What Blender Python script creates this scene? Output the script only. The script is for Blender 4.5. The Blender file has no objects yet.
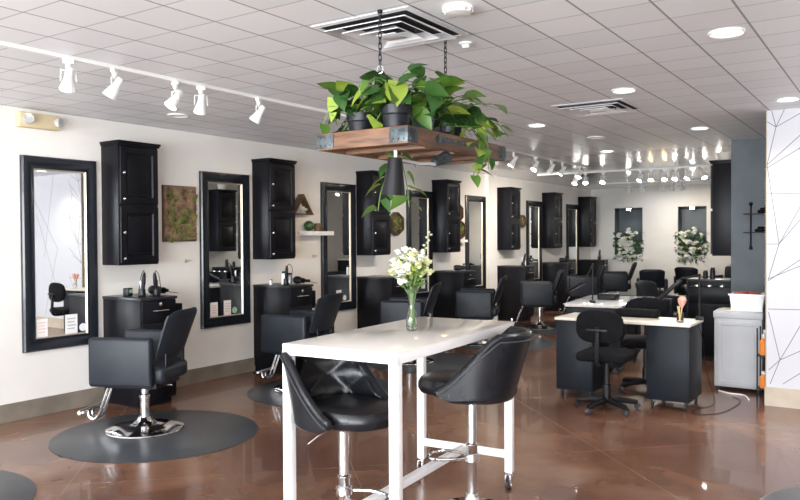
import bpy, bmesh, math, random
from mathutils import Vector, Matrix, Euler
PI = math.pi
R = math.radians
random.seed(4)
scene = bpy.context.scene
col = scene.collection
H = 2.6

# ------------------------------------------------------------------ materials
def mat(name, rgb, rough=.5, metal=0., spec=.5, coat=0., emit=None, es=0., trans=0., ior=1.5, alpha=1., sheen=0.):
    m = bpy.data.materials.new(name); m.use_nodes = True
    b = m.node_tree.nodes['Principled BSDF']
    b.inputs['Base Color'].default_value = (*rgb, 1)
    b.inputs['Roughness'].default_value = rough
    b.inputs['Metallic'].default_value = metal
    b.inputs['Specular IOR Level'].default_value = spec
    b.inputs['Coat Weight'].default_value = coat
    b.inputs['Transmission Weight'].default_value = trans
    b.inputs['IOR'].default_value = ior
    b.inputs['Alpha'].default_value = alpha
    if emit:
        b.inputs['Emission Color'].default_value = (*emit, 1)
        b.inputs['Emission Strength'].default_value = es
    return m
def nodes(m): return m.node_tree.nodes, m.node_tree.links, m.node_tree.nodes['Principled BSDF']
def noise_colour(m, c1, c2, scale=5, detail=4, bump=0., lo=.35, hi=.65, stretch=(1, 1, 1), bscale=None, rough=None):
    n, l, b = nodes(m)
    tc = n.new('ShaderNodeTexCoord'); mp = n.new('ShaderNodeMapping'); mp.inputs['Scale'].default_value = stretch
    l.new(tc.outputs['Object'], mp.inputs['Vector'])
    t = n.new('ShaderNodeTexNoise'); t.inputs['Scale'].default_value = scale; t.inputs['Detail'].default_value = detail
    l.new(mp.outputs['Vector'], t.inputs['Vector'])
    r = n.new('ShaderNodeValToRGB'); r.color_ramp.elements[0].position = lo; r.color_ramp.elements[1].position = hi
    r.color_ramp.elements[0].color = (*c1, 1); r.color_ramp.elements[1].color = (*c2, 1)
    l.new(t.outputs['Fac'], r.inputs['Fac']); l.new(r.outputs['Color'], b.inputs['Base Color'])
    if bump:
        t2 = n.new('ShaderNodeTexNoise'); t2.inputs['Scale'].default_value = bscale or scale * 6; t2.inputs['Detail'].default_value = 3
        l.new(mp.outputs['Vector'], t2.inputs['Vector'])
        bp = n.new('ShaderNodeBump'); bp.inputs['Strength'].default_value = bump; bp.inputs['Distance'].default_value = .01
        l.new(t2.outputs['Fac'], bp.inputs['Height']); l.new(bp.outputs['Normal'], b.inputs['Normal'])
    return m
def math_node(n, l, op, a, b=None):
    k = n.new('ShaderNodeMath'); k.operation = op
    for i, v in enumerate((a, b)):
        if v is None: continue
        if isinstance(v, (int, float)): k.inputs[i].default_value = v
        else: l.new(v, k.inputs[i])
    return k.outputs[0]

M = {}
M['wall'] = noise_colour(mat('cream_paint', (.8, .77, .73), .55), (.775, .745, .70), (.83, .805, .77), 1.2, 3, .08, bscale=60)
M['backwall'] = noise_colour(mat('grey_beige_paint', (.66, .64, .61), .5), (.64, .62, .59), (.70, .68, .65), 1.5, 3, .05, bscale=60)
M['darkgrey'] = noise_colour(mat('slate_paint', (.07, .082, .094), .45, spec=.35), (.066, .084, .096), (.092, .112, .126), 2.5, 4, .06, bscale=50)
M['base'] = noise_colour(mat('taupe_baseboard', (.20, .17, .14), .4), (.17, .145, .115), (.25, .215, .175), 4, 3)
M['tanbase'] = noise_colour(mat('tan_baseboard', (.50, .42, .32), .5), (.46, .38, .29), (.56, .48, .38), 5, 3)
M['trimwood'] = mat('end_trim', (.42, .34, .24), .45)

# floor: stained and sealed concrete
m = mat('stained_concrete', (.2, .1, .06), .22, coat=.25); M['floor'] = m
n, l, b = nodes(m)
tc = n.new('ShaderNodeTexCoord')
t1 = n.new('ShaderNodeTexNoise'); t1.inputs['Scale'].default_value = .9; t1.inputs['Detail'].default_value = 4; t1.inputs['Roughness'].default_value = .5; t1.inputs['Distortion'].default_value = .3
l.new(tc.outputs['Object'], t1.inputs['Vector'])
r1 = n.new('ShaderNodeValToRGB')
e = r1.color_ramp.elements; e[0].position = .32; e[0].color = (.12, .052, .032, 1); e[1].position = .70; e[1].color = (.30, .165, .105, 1)
k = e.new(.5); k.color = (.19, .092, .056, 1)
l.new(t1.outputs['Fac'], r1.inputs['Fac'])
t2 = n.new('ShaderNodeTexNoise'); t2.inputs['Scale'].default_value = 4; t2.inputs['Detail'].default_value = 6
l.new(tc.outputs['Object'], t2.inputs['Vector'])
r2 = n.new('ShaderNodeValToRGB'); r2.color_ramp.elements[0].position = .3; r2.color_ramp.elements[0].color = (.84, .83, .82, 1); r2.color_ramp.elements[1].position = .7; r2.color_ramp.elements[1].color = (1.12, 1.1, 1.08, 1)
l.new(t2.outputs['Fac'], r2.inputs['Fac'])
mx = n.new('ShaderNodeMix'); mx.data_type = 'RGBA'; mx.blend_type = 'MULTIPLY'; mx.inputs[0].default_value = 1
l.new(r1.outputs['Color'], mx.inputs[6]); l.new(r2.outputs['Color'], mx.inputs[7])
sp = n.new('ShaderNodeSeparateXYZ'); l.new(tc.outputs['Object'], sp.inputs[0])
def diag(sx, sy, off, per=1.75, w=.004):   # saw-cut score lines laid diagonally
    s = math_node(n, l, 'ADD', math_node(n, l, 'MULTIPLY', sp.outputs[0], sx), math_node(n, l, 'MULTIPLY', sp.outputs[1], sy))
    s = math_node(n, l, 'ADD', s, off + 50 * per)
    f = math_node(n, l, 'MODULO', s, per)
    return math_node(n, l, 'LESS_THAN', f, w * 1.6)
sc = math_node(n, l, 'MAXIMUM', diag(.707, .707, .3), diag(.707, -.707, .55))
mx2 = n.new('ShaderNodeMix'); mx2.data_type = 'RGBA'; mx2.blend_type = 'MIX'
l.new(math_node(n, l, 'MULTIPLY', sc, .5), mx2.inputs[0]); l.new(mx.outputs[2], mx2.inputs[6]); mx2.inputs[7].default_value = (.34, .24, .18, 1)
l.new(mx2.outputs[2], b.inputs['Base Color'])
rr = n.new('ShaderNodeMapRange'); rr.inputs['To Min'].default_value = .20; rr.inputs['To Max'].default_value = .28
l.new(t2.outputs['Fac'], rr.inputs['Value']); l.new(rr.outputs[0], b.inputs['Roughness'])

# ceiling: scored acoustic tiles
TILE, GX, GY = .3176, 1.957, 2.321
m = mat('acoustic_tile', (.82, .82, .83), .24, spec=.5); M['ceil'] = m
n, l, b = nodes(m)
tc = n.new('ShaderNodeTexCoord'); sp = n.new('ShaderNodeSeparateXYZ'); l.new(tc.outputs['Object'], sp.inputs[0])
def grid(axis, off, w):
    s = math_node(n, l, 'ADD', sp.outputs[axis], -off + TILE * 100 + w / 2)
    return math_node(n, l, 'LESS_THAN', math_node(n, l, 'MODULO', s, TILE), w)
gx = grid(0, GX, .011); gy = grid(1, GY, .008)
fl = n.new('ShaderNodeVectorMath'); fl.operation = 'SNAP'; fl.inputs[1].default_value = (TILE, TILE, 10)
off = n.new('ShaderNodeVectorMath'); off.operation = 'ADD'; off.inputs[1].default_value = (-GX + TILE * 100, -GY + TILE * 100, 0)
l.new(tc.outputs['Object'], off.inputs[0]); l.new(off.outputs[0], fl.inputs[0])
wn = n.new('ShaderNodeTexWhiteNoise'); l.new(fl.outputs[0], wn.inputs['Vector'])
rc = n.new('ShaderNodeValToRGB'); rc.color_ramp.elements[0].color = (.80, .82, .845, 1); rc.color_ramp.elements[1].color = (.86, .88, .905, 1)
l.new(wn.outputs['Value'], rc.inputs['Fac'])
tn = n.new('ShaderNodeTexNoise'); tn.inputs['Scale'].default_value = 55; tn.inputs['Detail'].default_value = 4
l.new(tc.outputs['Object'], tn.inputs['Vector'])
m1 = n.new('ShaderNodeMix'); m1.data_type = 'RGBA'; l.new(math_node(n, l, 'MULTIPLY', gx, .8), m1.inputs[0]); l.new(rc.outputs[0], m1.inputs[6]); m1.inputs[7].default_value = (.16, .15, .15, 1)
m2 = n.new('ShaderNodeMix'); m2.data_type = 'RGBA'; l.new(math_node(n, l, 'MULTIPLY', gy, .6), m2.inputs[0]); l.new(m1.outputs[2], m2.inputs[6]); m2.inputs[7].default_value = (.2, .19, .19, 1)
l.new(m2.outputs[2], b.inputs['Base Color'])
g = math_node(n, l, 'MAXIMUM', gx, gy)
mr = n.new('ShaderNodeMapRange'); mr.inputs['From Min'].default_value = 7.0; mr.inputs['From Max'].default_value = 11.5; mr.inputs['To Min'].default_value = .5; mr.inputs['To Max'].default_value = .13
l.new(sp.outputs[1], mr.inputs['Value']); l.new(mr.outputs[0], b.inputs['Roughness'])
hh = math_node(n, l, 'SUBTRACT', math_node(n, l, 'MULTIPLY', tn.outputs['Fac'], .12), g)
bp = n.new('ShaderNodeBump'); bp.inputs['Strength'].default_value = .25; bp.inputs['Distance'].default_value = .002
l.new(hh, bp.inputs['Height']); l.new(bp.outputs['Normal'], b.inputs['Normal'])

M['lacquer'] = noise_colour(mat('espresso_lacquer', (.018, .018, .022), .36, spec=.16), (.004, .004, .006), (.009, .009, .012), 3, 3, .05, stretch=(1, 1, .2))
M['lacquer_top'] = mat('black_worktop', (.02, .021, .025), .3, spec=.35)
M['frame'] = mat('black_mirror_frame', (.010, .013, .019), .25, coat=.2, spec=.4)
M['champagne'] = mat('champagne_trim', (.62, .54, .42), .3, metal=.6)
M['mirror'] = mat('mirror_glass', (.90, .92, .92), .01, metal=1.)
M['knob'] = mat('brushed_silver', (.75, .75, .74), .25, metal=.9)
M['leather'] = noise_colour(mat('charcoal_leatherette', (.03, .036, .048), .4, spec=.28), (.012, .015, .021), (.018, .022, .030), 6, 3, .12, bscale=220)
M['leather2'] = noise_colour(mat('black_leatherette', (.008, .009, .012), .27, spec=.38), (.006, .007, .009), (.011, .012, .015), 6, 3, .1, bscale=160)
M['piping'] = mat('dark_piping', (.05, .052, .06), .35)
M['chrome'] = mat('chrome', (.82, .83, .85), .09, metal=1.)
M['mat'] = noise_colour(mat('rubber_mat', (.06, .066, .075), .3, spec=.5), (.045, .051, .06), (.075, .08, .09), 3, 4, .05, bscale=90)
M['white'] = mat('white_metal', (.86, .86, .86), .3, coat=.1)
M['tabletop'] = noise_colour(mat('white_tabletop', (.88, .84, .78), .13, coat=.2), (.88, .84, .77), (.91, .87, .81), 2, 2)
M['fixture'] = mat('white_fixture', (.85, .85, .83), .35)
M['black'] = mat('satin_black', (.008, .008, .010), .42, spec=.3)
M['blackmatt'] = noise_colour(mat('black_upholstery', (.006, .006, .008), .8, spec=.15), (.004, .004, .005), (.008, .008, .010), 40, 3, .2, bscale=300)
M['iron'] = noise_colour(mat('weathered_iron', (.05, .06, .065), .45, metal=.6), (.03, .035, .04), (.10, .12, .13), 25, 4, .2)
M['wood'] = noise_colour(mat('reclaimed_wood', (.2, .10, .05), .5), (.07, .035, .02), (.17, .085, .045), 9, 6, .25, stretch=(6, .7, 6), bscale=30)
M['wood_cross'] = noise_colour(mat('reclaimed_wood_cross', (.2, .10, .05), .5), (.085, .04, .021), (.20, .10, .05), 9, 6, .25, stretch=(.7, 6, 6), bscale=30)
M['darkwood'] = noise_colour(mat('dark_wood', (.10, .055, .03), .5), (.07, .04, .02), (.15, .085, .045), 12, 4, .1)
M['leaf1'] = mat('leaf_green', (.075, .16, .022), .36); M['leaf2'] = mat('leaf_deep', (.030, .085, .018), .36); M['leaf3'] = mat('leaf_lime', (.24, .33, .045), .4)
for kk in ('leaf1', 'leaf2', 'leaf3'):
    b_ = M[kk].node_tree.nodes['Principled BSDF']; b_.inputs['Subsurface Weight'].default_value = .08
M['stem'] = mat('stem_green', (.10, .20, .04), .5)
M['soil'] = mat('soil', (.03, .02, .012), .9)
M['pot'] = mat('black_plastic_pot', (.008, .009, .012), .38, spec=.35)
M['glass'] = mat('clear_glass', (.96, .98, .95), .02, trans=1., ior=1.35)
M['darkglass'] = mat('dark_green_glass', (.03, .07, .05), .1, coat=.5)
M['petal'] = mat('white_petal', (.80, .79, .66), .5); M['petal2'] = mat('cream_petal', (.70, .72, .38), .5); M['petal3'] = mat('pure_white_petal', (.84, .84, .80), .5)
M['moss'] = noise_colour(mat('moss', (.10, .13, .03), .95), (.035, .06, .012), (.24, .23, .07), 14, 6, .6, bscale=60)
M['bark'] = noise_colour(mat('bark', (.22, .13, .08), .9), (.13, .075, .045), (.34, .22, .14), 10, 5, .4, bscale=40)
M['paper'] = mat('paper', (.86, .84, .82), .6); M['pink'] = mat('pink_paper', (.80, .50, .46), .6)
M['bulb'] = mat('lit_bulb', (1, 1, 1), .3, emit=(1, .97, .92), es=60); M['warmbulb'] = mat('warm_lit_bulb', (1, .9, .7), .3, emit=(1, .72, .38), es=40)
M['lens'] = mat('lit_lens', (1, 1, 1), .3, emit=(1, .97, .9), es=9)
M['dimlens'] = mat('unlit_lens', (.8, .8, .78), .25)
M['metalgrey'] = mat('brushed_aluminium', (.62, .63, .65), .35, metal=.6)
M['vent'] = mat('vent_enamel', (.74, .74, .75), .4); M['void'] = mat('duct_dark', (.02, .02, .022), .8)
M['beige'] = mat('aged_beige_plastic', (.62, .52, .33), .5); M['clearlens'] = mat('lamp_reflector', (.75, .77, .78), .12, metal=.6)
M['cartgrey'] = noise_colour(mat('grey_plastic', (.46, .47, .49), .45), (.44, .45, .47), (.49, .50, .52), 3, 2)
M['tub'] = mat('white_plastic', (.82, .82, .82), .35); M['red'] = mat('red_contents', (.35, .06, .03), .5); M['orange'] = mat('orange_plastic', (.9, .28, .04), .35)
M['peach'] = mat('peach_bristle', (.72, .38, .30), .7); M['handle'] = mat('tan_handle', (.70, .50, .22), .4)
M['lcd'] = mat('lcd_green', (.35, .6, .42), .3); M['silver'] = mat('silver_plastic', (.5, .5, .52), .25, metal=.7)
M['caster'] = mat('caster_rubber', (.02, .02, .025), .5)
M['birch'] = noise_colour(mat('pale_laminate', (.72, .66, .57), .3), (.69, .62, .53), (.76, .71, .62), 4, 3, stretch=(1, 5, 1))
M['blueblack'] = mat('slate_laminate', (.010, .013, .018), .45, spec=.2)
M['bronze'] = mat('bronze_edge', (.45, .42, .40), .2, metal=.9)
M['whitegloss'] = mat('white_gloss', (.85, .86, .9), .12, coat=.3)

# wallpaper with geometric lines lives on the partition
def wallpaper():
    m = mat('geometric_wallpaper', (.60, .60, .63), .6)
    return m
M['wallpaper'] = wallpaper(); M['pline'] = mat('wallpaper_line', (.16, .16, .18), .6)

# ------------------------------------------------------------------ mesh helpers
class MB:
    def __init__(s): s.bm = bmesh.new(); s.mi = 0
    def _mark(s, before):
        if s.mi:
            for f in s.bm.faces:
                if f.index == -1 or f not in before: f.material_index = s.mi
        return s
    def box(s, x0, x1, y0, y1, z0, z1, bev=0., seg=2, M4=None):
        t = bmesh.new(); bmesh.ops.create_cube(t, size=1)
        bmesh.ops.transform(t, matrix=Matrix.Translation(((x0 + x1) / 2, (y0 + y1) / 2, (z0 + z1) / 2)) @ Matrix.Diagonal((abs(x1 - x0), abs(y1 - y0), abs(z1 - z0), 1)), verts=t.verts)
        if bev: bmesh.ops.bevel(t, geom=t.edges[:], offset=bev, segments=seg, profile=.5, affect='EDGES')
        return s.add(t, M4)
    def add(s, t, M4=None):
        if M4 is not None: bmesh.ops.transform(t, matrix=M4, verts=t.verts)
        for f in t.faces: f.material_index = s.mi
        me = bpy.data.meshes.new('tmp'); t.to_mesh(me); t.free(); s.bm.from_mesh(me); bpy.data.meshes.remove(me)
        return s
    def lathe(s, prof, n=24, M4=None, cap=True):
        t = bmesh.new(); rings = []
        for r, z in prof:
            if r < 1e-5: rings.append([t.verts.new((0, 0, z))])
            else: rings.append([t.verts.new((r * math.cos(2 * PI * i / n), r * math.sin(2 * PI * i / n), z)) for i in range(n)])
        for a, b in zip(rings, rings[1:]):
            if len(a) == 1 and len(b) == 1: continue
            for i in range(n):
                j = (i + 1) % n
                if len(a) == 1: t.faces.new((a[0], b[j], b[i]))
                elif len(b) == 1: t.faces.new((a[i], a[j], b[0]))
                else: t.faces.new((a[i], a[j], b[j], b[i]))
        if cap:
            if len(rings[0]) > 1: t.faces.new(rings[0][::-1])
            if len(rings[-1]) > 1: t.faces.new(rings[-1])
        bmesh.ops.recalc_face_normals(t, faces=t.faces)
        return s.add(t, M4)
    def tube(s, pts, r, n=10, M4=None, smooth=0, closed=False):
        pts = [Vector(p) for p in pts]
        if smooth and len(pts) > 2:
            out = []
            P = pts if not closed else pts
            k = len(P)
            for i in range(k if closed else k - 1):
                p0 = P[(i - 1) % k] if (closed or i) else P[0]; p1 = P[i]; p2 = P[(i + 1) % k]; p3 = P[(i + 2) % k] if (closed or i + 2 < k) else P[-1]
                for q in range(smooth):
                    u = q / smooth
                    out.append(.5 * ((2 * p1) + (p2 - p0) * u + (2 * p0 - 5 * p1 + 4 * p2 - p3) * u * u + (-p0 + 3 * p1 - 3 * p2 + p3) * u ** 3))
            if not closed: out.append(P[-1])
            pts = out
        t = bmesh.new(); rings = []; prev = None; N = len(pts)
        for i, p in enumerate(pts):
            if closed: d = pts[(i + 1) % N] - pts[i - 1]
            else: d = pts[min(i + 1, N - 1)] - pts[max(i - 1, 0)]
            d.normalize()
            if prev is None: u = d.orthogonal().normalized()
            else:
                u = prev - d * prev.dot(d)
                u = u.normalized() if u.length > 1e-6 else d.orthogonal().normalized()
            prev = u; v = d.cross(u); rad = r[i * (len(r) - 1) // max(N - 1, 1)] if isinstance(r, (list, tuple)) else r
            rings.append([t.verts.new(p + (u * math.cos(2 * PI * k / n) + v * math.sin(2 * PI * k / n)) * rad) for k in range(n)])
        for i in range(N if closed else N - 1):
            a, b = rings[i], rings[(i + 1) % N]
            for k in range(n): t.faces.new((a[k], a[(k + 1) % n], b[(k + 1) % n], b[k]))
        if not closed: t.faces.new(rings[0][::-1]); t.faces.new(rings[-1])
        bmesh.ops.recalc_face_normals(t, faces=t.faces)
        return s.add(t, M4)
    def sphere(s, c, r, sc=(1, 1, 1), sub=2, M4=None):
        t = bmesh.new(); bmesh.ops.create_icosphere(t, subdivisions=sub, radius=r)
        bmesh.ops.transform(t, matrix=Matrix.Translation(c) @ Matrix.Diagonal((*sc, 1)), verts=t.verts)
        return s.add(t, M4)
    def prism(s, poly, d0, d1, axis='x', M4=None, bev=0):
        # poly in the plane across axis, extruded d0..d1
        t = bmesh.new()
        f = {'x': lambda a, b, d: (d, a, b), 'y': lambda a, b, d: (a, d, b), 'z': lambda a, b, d: (a, b, d)}[axis]
        A = [t.verts.new(f(a, b, d0)) for a, b in poly]; B = [t.verts.new(f(a, b, d1)) for a, b in poly]
        t.faces.new(A[::-1]); t.faces.new(B); k = len(poly)
        for i in range(k): t.faces.new((A[i], A[(i + 1) % k], B[(i + 1) % k], B[i]))
        bmesh.ops.recalc_face_normals(t, faces=t.faces)
        if bev: bmesh.ops.bevel(t, geom=t.edges[:], offset=bev, segments=2, affect='EDGES')
        return s.add(t, M4)
    def frame(s, w, h, prof, M4=None):
        # mitred frame in the local YZ plane (0..w, 0..h) facing +X; prof = closed list of (inset, x)
        t = bmesh.new(); rings = []
        for i, x in prof:
            rings.append([t.verts.new(v) for v in ((x, i, i), (x, w - i, i), (x, w - i, h - i), (x, i, h - i))])
        k = len(rings)
        for a in range(k):
            A, B = rings[a], rings[(a + 1) % k]
            for c in range(4): t.faces.new((A[c], A[(c + 1) % 4], B[(c + 1) % 4], B[c]))
        bmesh.ops.recalc_face_normals(t, faces=t.faces)
        return s.add(t, M4)
    def build(s, name, m, parent=None, smooth=True, loc=None, rot=None):
        me = bpy.data.meshes.new(name); s.bm.to_mesh(me); s.bm.free()
        for k in (m if isinstance(m, (list, tuple)) else [m]): me.materials.append(k)
        if smooth:
            me.shade_smooth(); me.set_sharp_from_angle(angle=R(35))
        o = bpy.data.objects.new(name, me); col.objects.link(o)
        if parent: o.parent = parent
        if loc: o.location = loc
        if rot: o.rotation_euler = rot
        return o
def T(x=0, y=0, z=0, rx=0, ry=0, rz=0): return Matrix.Translation((x, y, z)) @ Euler((rx, ry, rz)).to_matrix().to_4x4()
def tag(o, label, cat, group=None, kind=None):
    o['label'] = label; o['category'] = cat
    if group: o['group'] = group
    if kind: o['kind'] = kind
    return o
def empty(name, loc=(0, 0, 0), rz=0, rot=None):
    o = bpy.data.objects.new(name, None); col.objects.link(o); o.location = loc; o.rotation_euler = rot or (0, 0, rz); o.empty_display_size = .1
    return o
def dup(o, parent=None):
    c = o.copy(); col.objects.link(c); c.parent = parent
    for ch in list(o.children): dup(ch, c)
    return c
def place(proto, first, loc, rz, label, rot=None):
    o = proto if first else dup(proto)
    o.location = loc; o.rotation_euler = rot or (0, 0, rz); o['label'] = label
    return o
def struct(name, mb, m, smooth=False):
    o = mb.build(name, m, smooth=smooth); o['kind'] = 'structure'; return o

# ------------------------------------------------------------------ the room
XR, YF, YB = 9.6, -4.2, 17.15
struct('floor', MB().box(-.1, XR + .1, YF - .1, YB + .6, -.1, 0), M['floor'])
struct('ceiling', MB().box(-.1, XR + .1, YF - .1, YB + .6, H, H + .1), M['ceil'])
struct('wall_left', MB().box(-.12, 0, YF, YB, 0, H), M['wall'])
# back wall with two display niches
wb = MB(); N = [(.56, 1.20), (1.97, 2.57)]; z0, z1 = 1.07, 2.15
xs = [0, N[0][0], N[0][1], N[1][0], N[1][1], 4.5]
for a, b_, c_, d_ in ((0, .56, 0, H), (1.20, 1.97, 0, H), (2.57, 4.5, 0, H), (.56, 1.2, 0, z0), (.56, 1.2, z1, H), (1.97, 2.57, 0, z0), (1.97, 2.57, z1, H)):
    struct('wall_back', MB().box(a, b_, YB, YB + .35, c_, d_), M['backwall'])
for i, (a, b_) in enumerate(N):
    nb = MB().box(a, b_, YB + .3, YB + .34, z0, z1).box(a, a + .012, YB + .01, YB + .3, z0, z1).box(b_ - .012, b_, YB + .01, YB + .3, z0, z1).box(a, b_, YB + .01, YB + .3, z0, z0 + .012).box(a, b_, YB + .01, YB + .3, z1 - .012, z1)
    struct('trim_%d' % (i + 3), nb, M['darkgrey'])
# dark grey return wall (its end face is the slate column) and the wall of the right-hand stations
struct('wall_right', MB().box(4.48, 4.62, 9.40, YB, 0, H), M['backwall'])
struct('wall_slate', MB().box(4.467, XR, 9.28, 9.395, 0, H), M['darkgrey'])
struct('wall_east', MB().box(XR, XR + .12, 9.3, YF + 3, 0, H).box(XR, XR + .12, YF, YF + 3, 0, H), M['wall'])
struct('wall_partition', MB().box(5.112, XR, 7.3, 7.42, 0, H), M['wallpaper'])
struct('trim_1', MB().box(5.105, 5.1125, 7.298, 7.422, 0, H), M['trimwood'])
rng = random.Random(3); em = MB()
for k in range(60):
    z = .9 + k * .022 + rng.uniform(-.004, .004)
    if z > 2.1: break
    em.sphere((5.101, 7.305 + rng.uniform(-.004, .012), z), rng.uniform(.006, .011), (1, 1, 1.3), 1)
tag(em.build('sequin_garland', M['bronze']), 'speckled silver strand hanging down the edge of the white patterned partition', 'garland')
# pattern lines printed on the paper, as thin inlaid strips
def pxline(a, b_, w=.006):
    (x0, z0), (x1, z1) = a, b_
    L = math.hypot(x1 - x0, z1 - z0); ang = math.atan2(z1 - z0, x1 - x0)
    return T((x0 + x1) / 2, 7.2995, (z0 + z1) / 2, 0, -ang, 0), L, w
pl = MB()
LN = [((5.183, 2.452), (5.135, 2.658)), ((5.183, 2.452), (5.269, 2.644)), ((5.183, 2.452), (5.415, 2.578)), ((5.183, 2.452), (5.104, 2.512)), ((5.183, 2.452), (5.113, 2.125)), ((5.113, 2.125), (5.415, 2.407)), ((5.113, 2.098), (5.37, 2.256)), ((5.113, 2.125), (5.21, 1.428)), ((5.105, 1.878), (5.462, 1.856)), ((5.21, 1.428), (5.462, 1.925)), ((5.21, 1.428), (5.123, 1.11)), ((5.21, 1.428), (5.463, 1.754)), ((5.114, 1.428), (5.21, 1.428)), ((5.123, 1.102), (5.464, 1.36)), ((5.123, 1.119), (5.373, 1.238)), ((5.124, 0.854), (5.466, 0.862)), ((5.128, 0.828), (5.22, 0.411)), ((5.22, 0.411), (5.466, 0.897)), ((5.22, 0.411), (5.129, 0.314)), ((5.22, 0.411), (5.141, 0.191)), ((5.22, 0.411), (5.467, 0.553)), ((5.244, 0.202), (5.467, 0.381)), ((5.37, 2.256), (5.46, 2.488)), ((5.37, 2.256), (5.463, 1.805))]
for a, b_ in LN:
    m4, L, w = pxline(a, b_); pl.box(-L / 2, L / 2, -.0004, .0004, -w / 2, w / 2, M4=m4)
for q in range(5):
    for a, b_ in (((5.9 + q * .7, 2.6), (6.2 + q * .7, 1.2)), ((5.8 + q * .7, 1.35), (6.5 + q * .7, 2.2)), ((5.9 + q * .7, .8), (6.4 + q * .7, 1.9)), ((6.2 + q * .7, .2), (5.8 + q * .7, 1.35))):
        m4, L, w = pxline(a, b_); pl.box(-L / 2, L / 2, -.0004, .0004, -w / 2, w / 2, M4=m4)
struct('trim_2', pl, M['pline'])
struct('baseboard_partition', MB().box(5.10, XR, 7.285, 7.3, 0, .165), M['tanbase'])
struct('baseboard_left', MB().box(0, .014, YF, 11.80, 0, .152, .003).box(0, .014, 12.13, YB, 0, .152, .003), M['base'])
struct('baseboard_back', MB().box(0, 4.48, YB - .014, YB, 0, .152, .003), M['base'])
struct('wall_pilaster', MB().box(0, .06, 11.80, 12.13, 0, H), M['wall'])
# storefront behind the camera with three windows, and two windows in the east wall (daylight comes from here)
wf = MB(); wx = [(.6, 3.2), (3.6, 6.2), (6.6, 9.2)]
wf.box(0, XR, YF - .15, YF, 0, .35).box(0, XR, YF - .15, YF, 2.45, H)
for a, b_ in ((0, .6), (3.2, 3.6), (6.2, 6.6), (9.2, XR)): wf.box(a, b_, YF - .15, YF, .35, 2.45)
struct('wall_front', wf, M['wall'])
clear = mat('window_pane', (1, 1, 1), 0); n_, l_, b_ = nodes(clear)
tr = n_.new('ShaderNodeBsdfTransparent'); gl = n_.new('ShaderNodeBsdfGlossy'); gl.inputs['Roughness'].default_value = .01
mxs = n_.new('ShaderNodeMixShader'); mxs.inputs[0].default_value = .06
l_.new(tr.outputs[0], mxs.inputs[1]); l_.new(gl.outputs[0], mxs.inputs[2]); l_.new(mxs.outputs[0], n_['Material Output'].inputs['Surface'])
for i, (a, b_) in enumerate(wx):
    fr = MB().frame(b_ - a, 2.1, [(0, 0), (0, .06), (.06, .06), (.06, 0)], T(a, YF - .05, .35, 0, 0, -PI / 2) @ T(0, 0, 0))
    # frame lies in local YZ; rotated so that it faces +Y
    o = fr.build('window_%d' % (i + 1), M['frame'], smooth=False); o['kind'] = 'structure'
    o.data.transform(Matrix.Identity(4))
    MB().box(a + .05, b_ - .05, YF - .09, YF - .086, .4, 2.4).build('pane', clear, o, smooth=False)

we = MB().box(XR, XR + .12, YF + 3, 7.3, 0, .3).box(XR, XR + .12, YF + 3, 7.3, 2.5, H)
for y in (-1.2, 1.6, 4.4, 7.1): we.box(XR, XR + .12, y, y + .2, .3, 2.5)
struct('wall_east_storefront', we, M['wall'])
for i, y in enumerate((-1.0, 1.8, 4.6)):
    o = MB().box(XR + .04, XR + .08, y, y + .05, .3, 2.5).box(XR + .04, XR + .08, y + 2.55, y + 2.6, .3, 2.5).box(XR + .04, XR + .08, y + .05, y + 2.55, .3, .35).box(XR + .04, XR + .08, y + .05, y + 2.55, 2.45, 2.5).build('window_%d' % (i + 4), M['frame'], smooth=False); o['kind'] = 'structure'
    MB().box(XR + .058, XR + .062, y + .05, y + 2.55, .35, 2.45).build('pane', clear, o, smooth=False)
struct('wall_corridor', MB().box(XR, XR + .12, 7.3, 9.3, 0, H), M['wall'])
# ------------------------------------------------------------------ bays along the cream wall
BY = [4.19, 6.11, 8.05, 10.0, 12.245, 14.28, 16.31]          # y where cabinets and stations start
MY = [3.425, 5.34, 7.30, 9.265, 11.05, 13.50, 15.585]        # y where mirrors start
WH = ['nearest the emergency light', 'right of the mossy bark panel', 'behind the cone lamp',
      'left of the dark hexagon shelves', 'just beyond the white pilaster', 'second beyond the pilaster', 'in the far corner']

def make_cabinet():
    root = tag(empty('wall_cabinet'), '', 'wall cabinet', 'black wall cabinets above the stations')
    D, W, Z0, Z1 = .25, .43, 1.266, 2.375
    MB().box(0, D, 0, W, Z0, Z1, .003).build('body', M['lacquer'], root)
    MB().box(0, D + .035, -.015, W + .015, Z1, Z1 + .02, .004).box(0, D + .025, -.008, W + .008, Z1 - .018, Z1, .003).build('crown', M['lacquer'], root)
    for i, (a, b_) in enumerate(((Z0 + .02, Z0 + .53), (Z0 + .56, Z1 - .035))):
        d = MB().frame(W - .02, b_ - a, [(0, 0), (0, .018), (.003, .021), (.055, .021), (.066, .010), (.066, 0)], T(D, .01, a))
        d.box(D, D + .008, .07, W - .07, a + .06, b_ - .06).box(D, D + .013, .095, W - .095, a + .085, b_ - .085, .004)
        door = d.build('door', M['lacquer'], root)
        for zz in ((a + b_) / 2 + .02, a + .04):
            MB().lathe([(.006, 0), (.006, .012), (.013, .018), (.013, .026), (.006, .031), (0, .032)], 12, T(D + .018, .038, zz, 0, PI / 2, 0)).build('knob', M['knob'], door)
    return root
cab = make_cabinet()
for i, y in enumerate(BY):
    place(cab, i == 0, (0, y, 0), 0, 'tall black two-door wall cabinet with silver knobs, ' + WH[i])
cr = dup(cab); cr.location = (4.478, 9.88, 0); cr.rotation_euler = (0, 0, PI); cr['label'] = 'slate-dark wall cabinet beside the slate column on the right'

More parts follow.
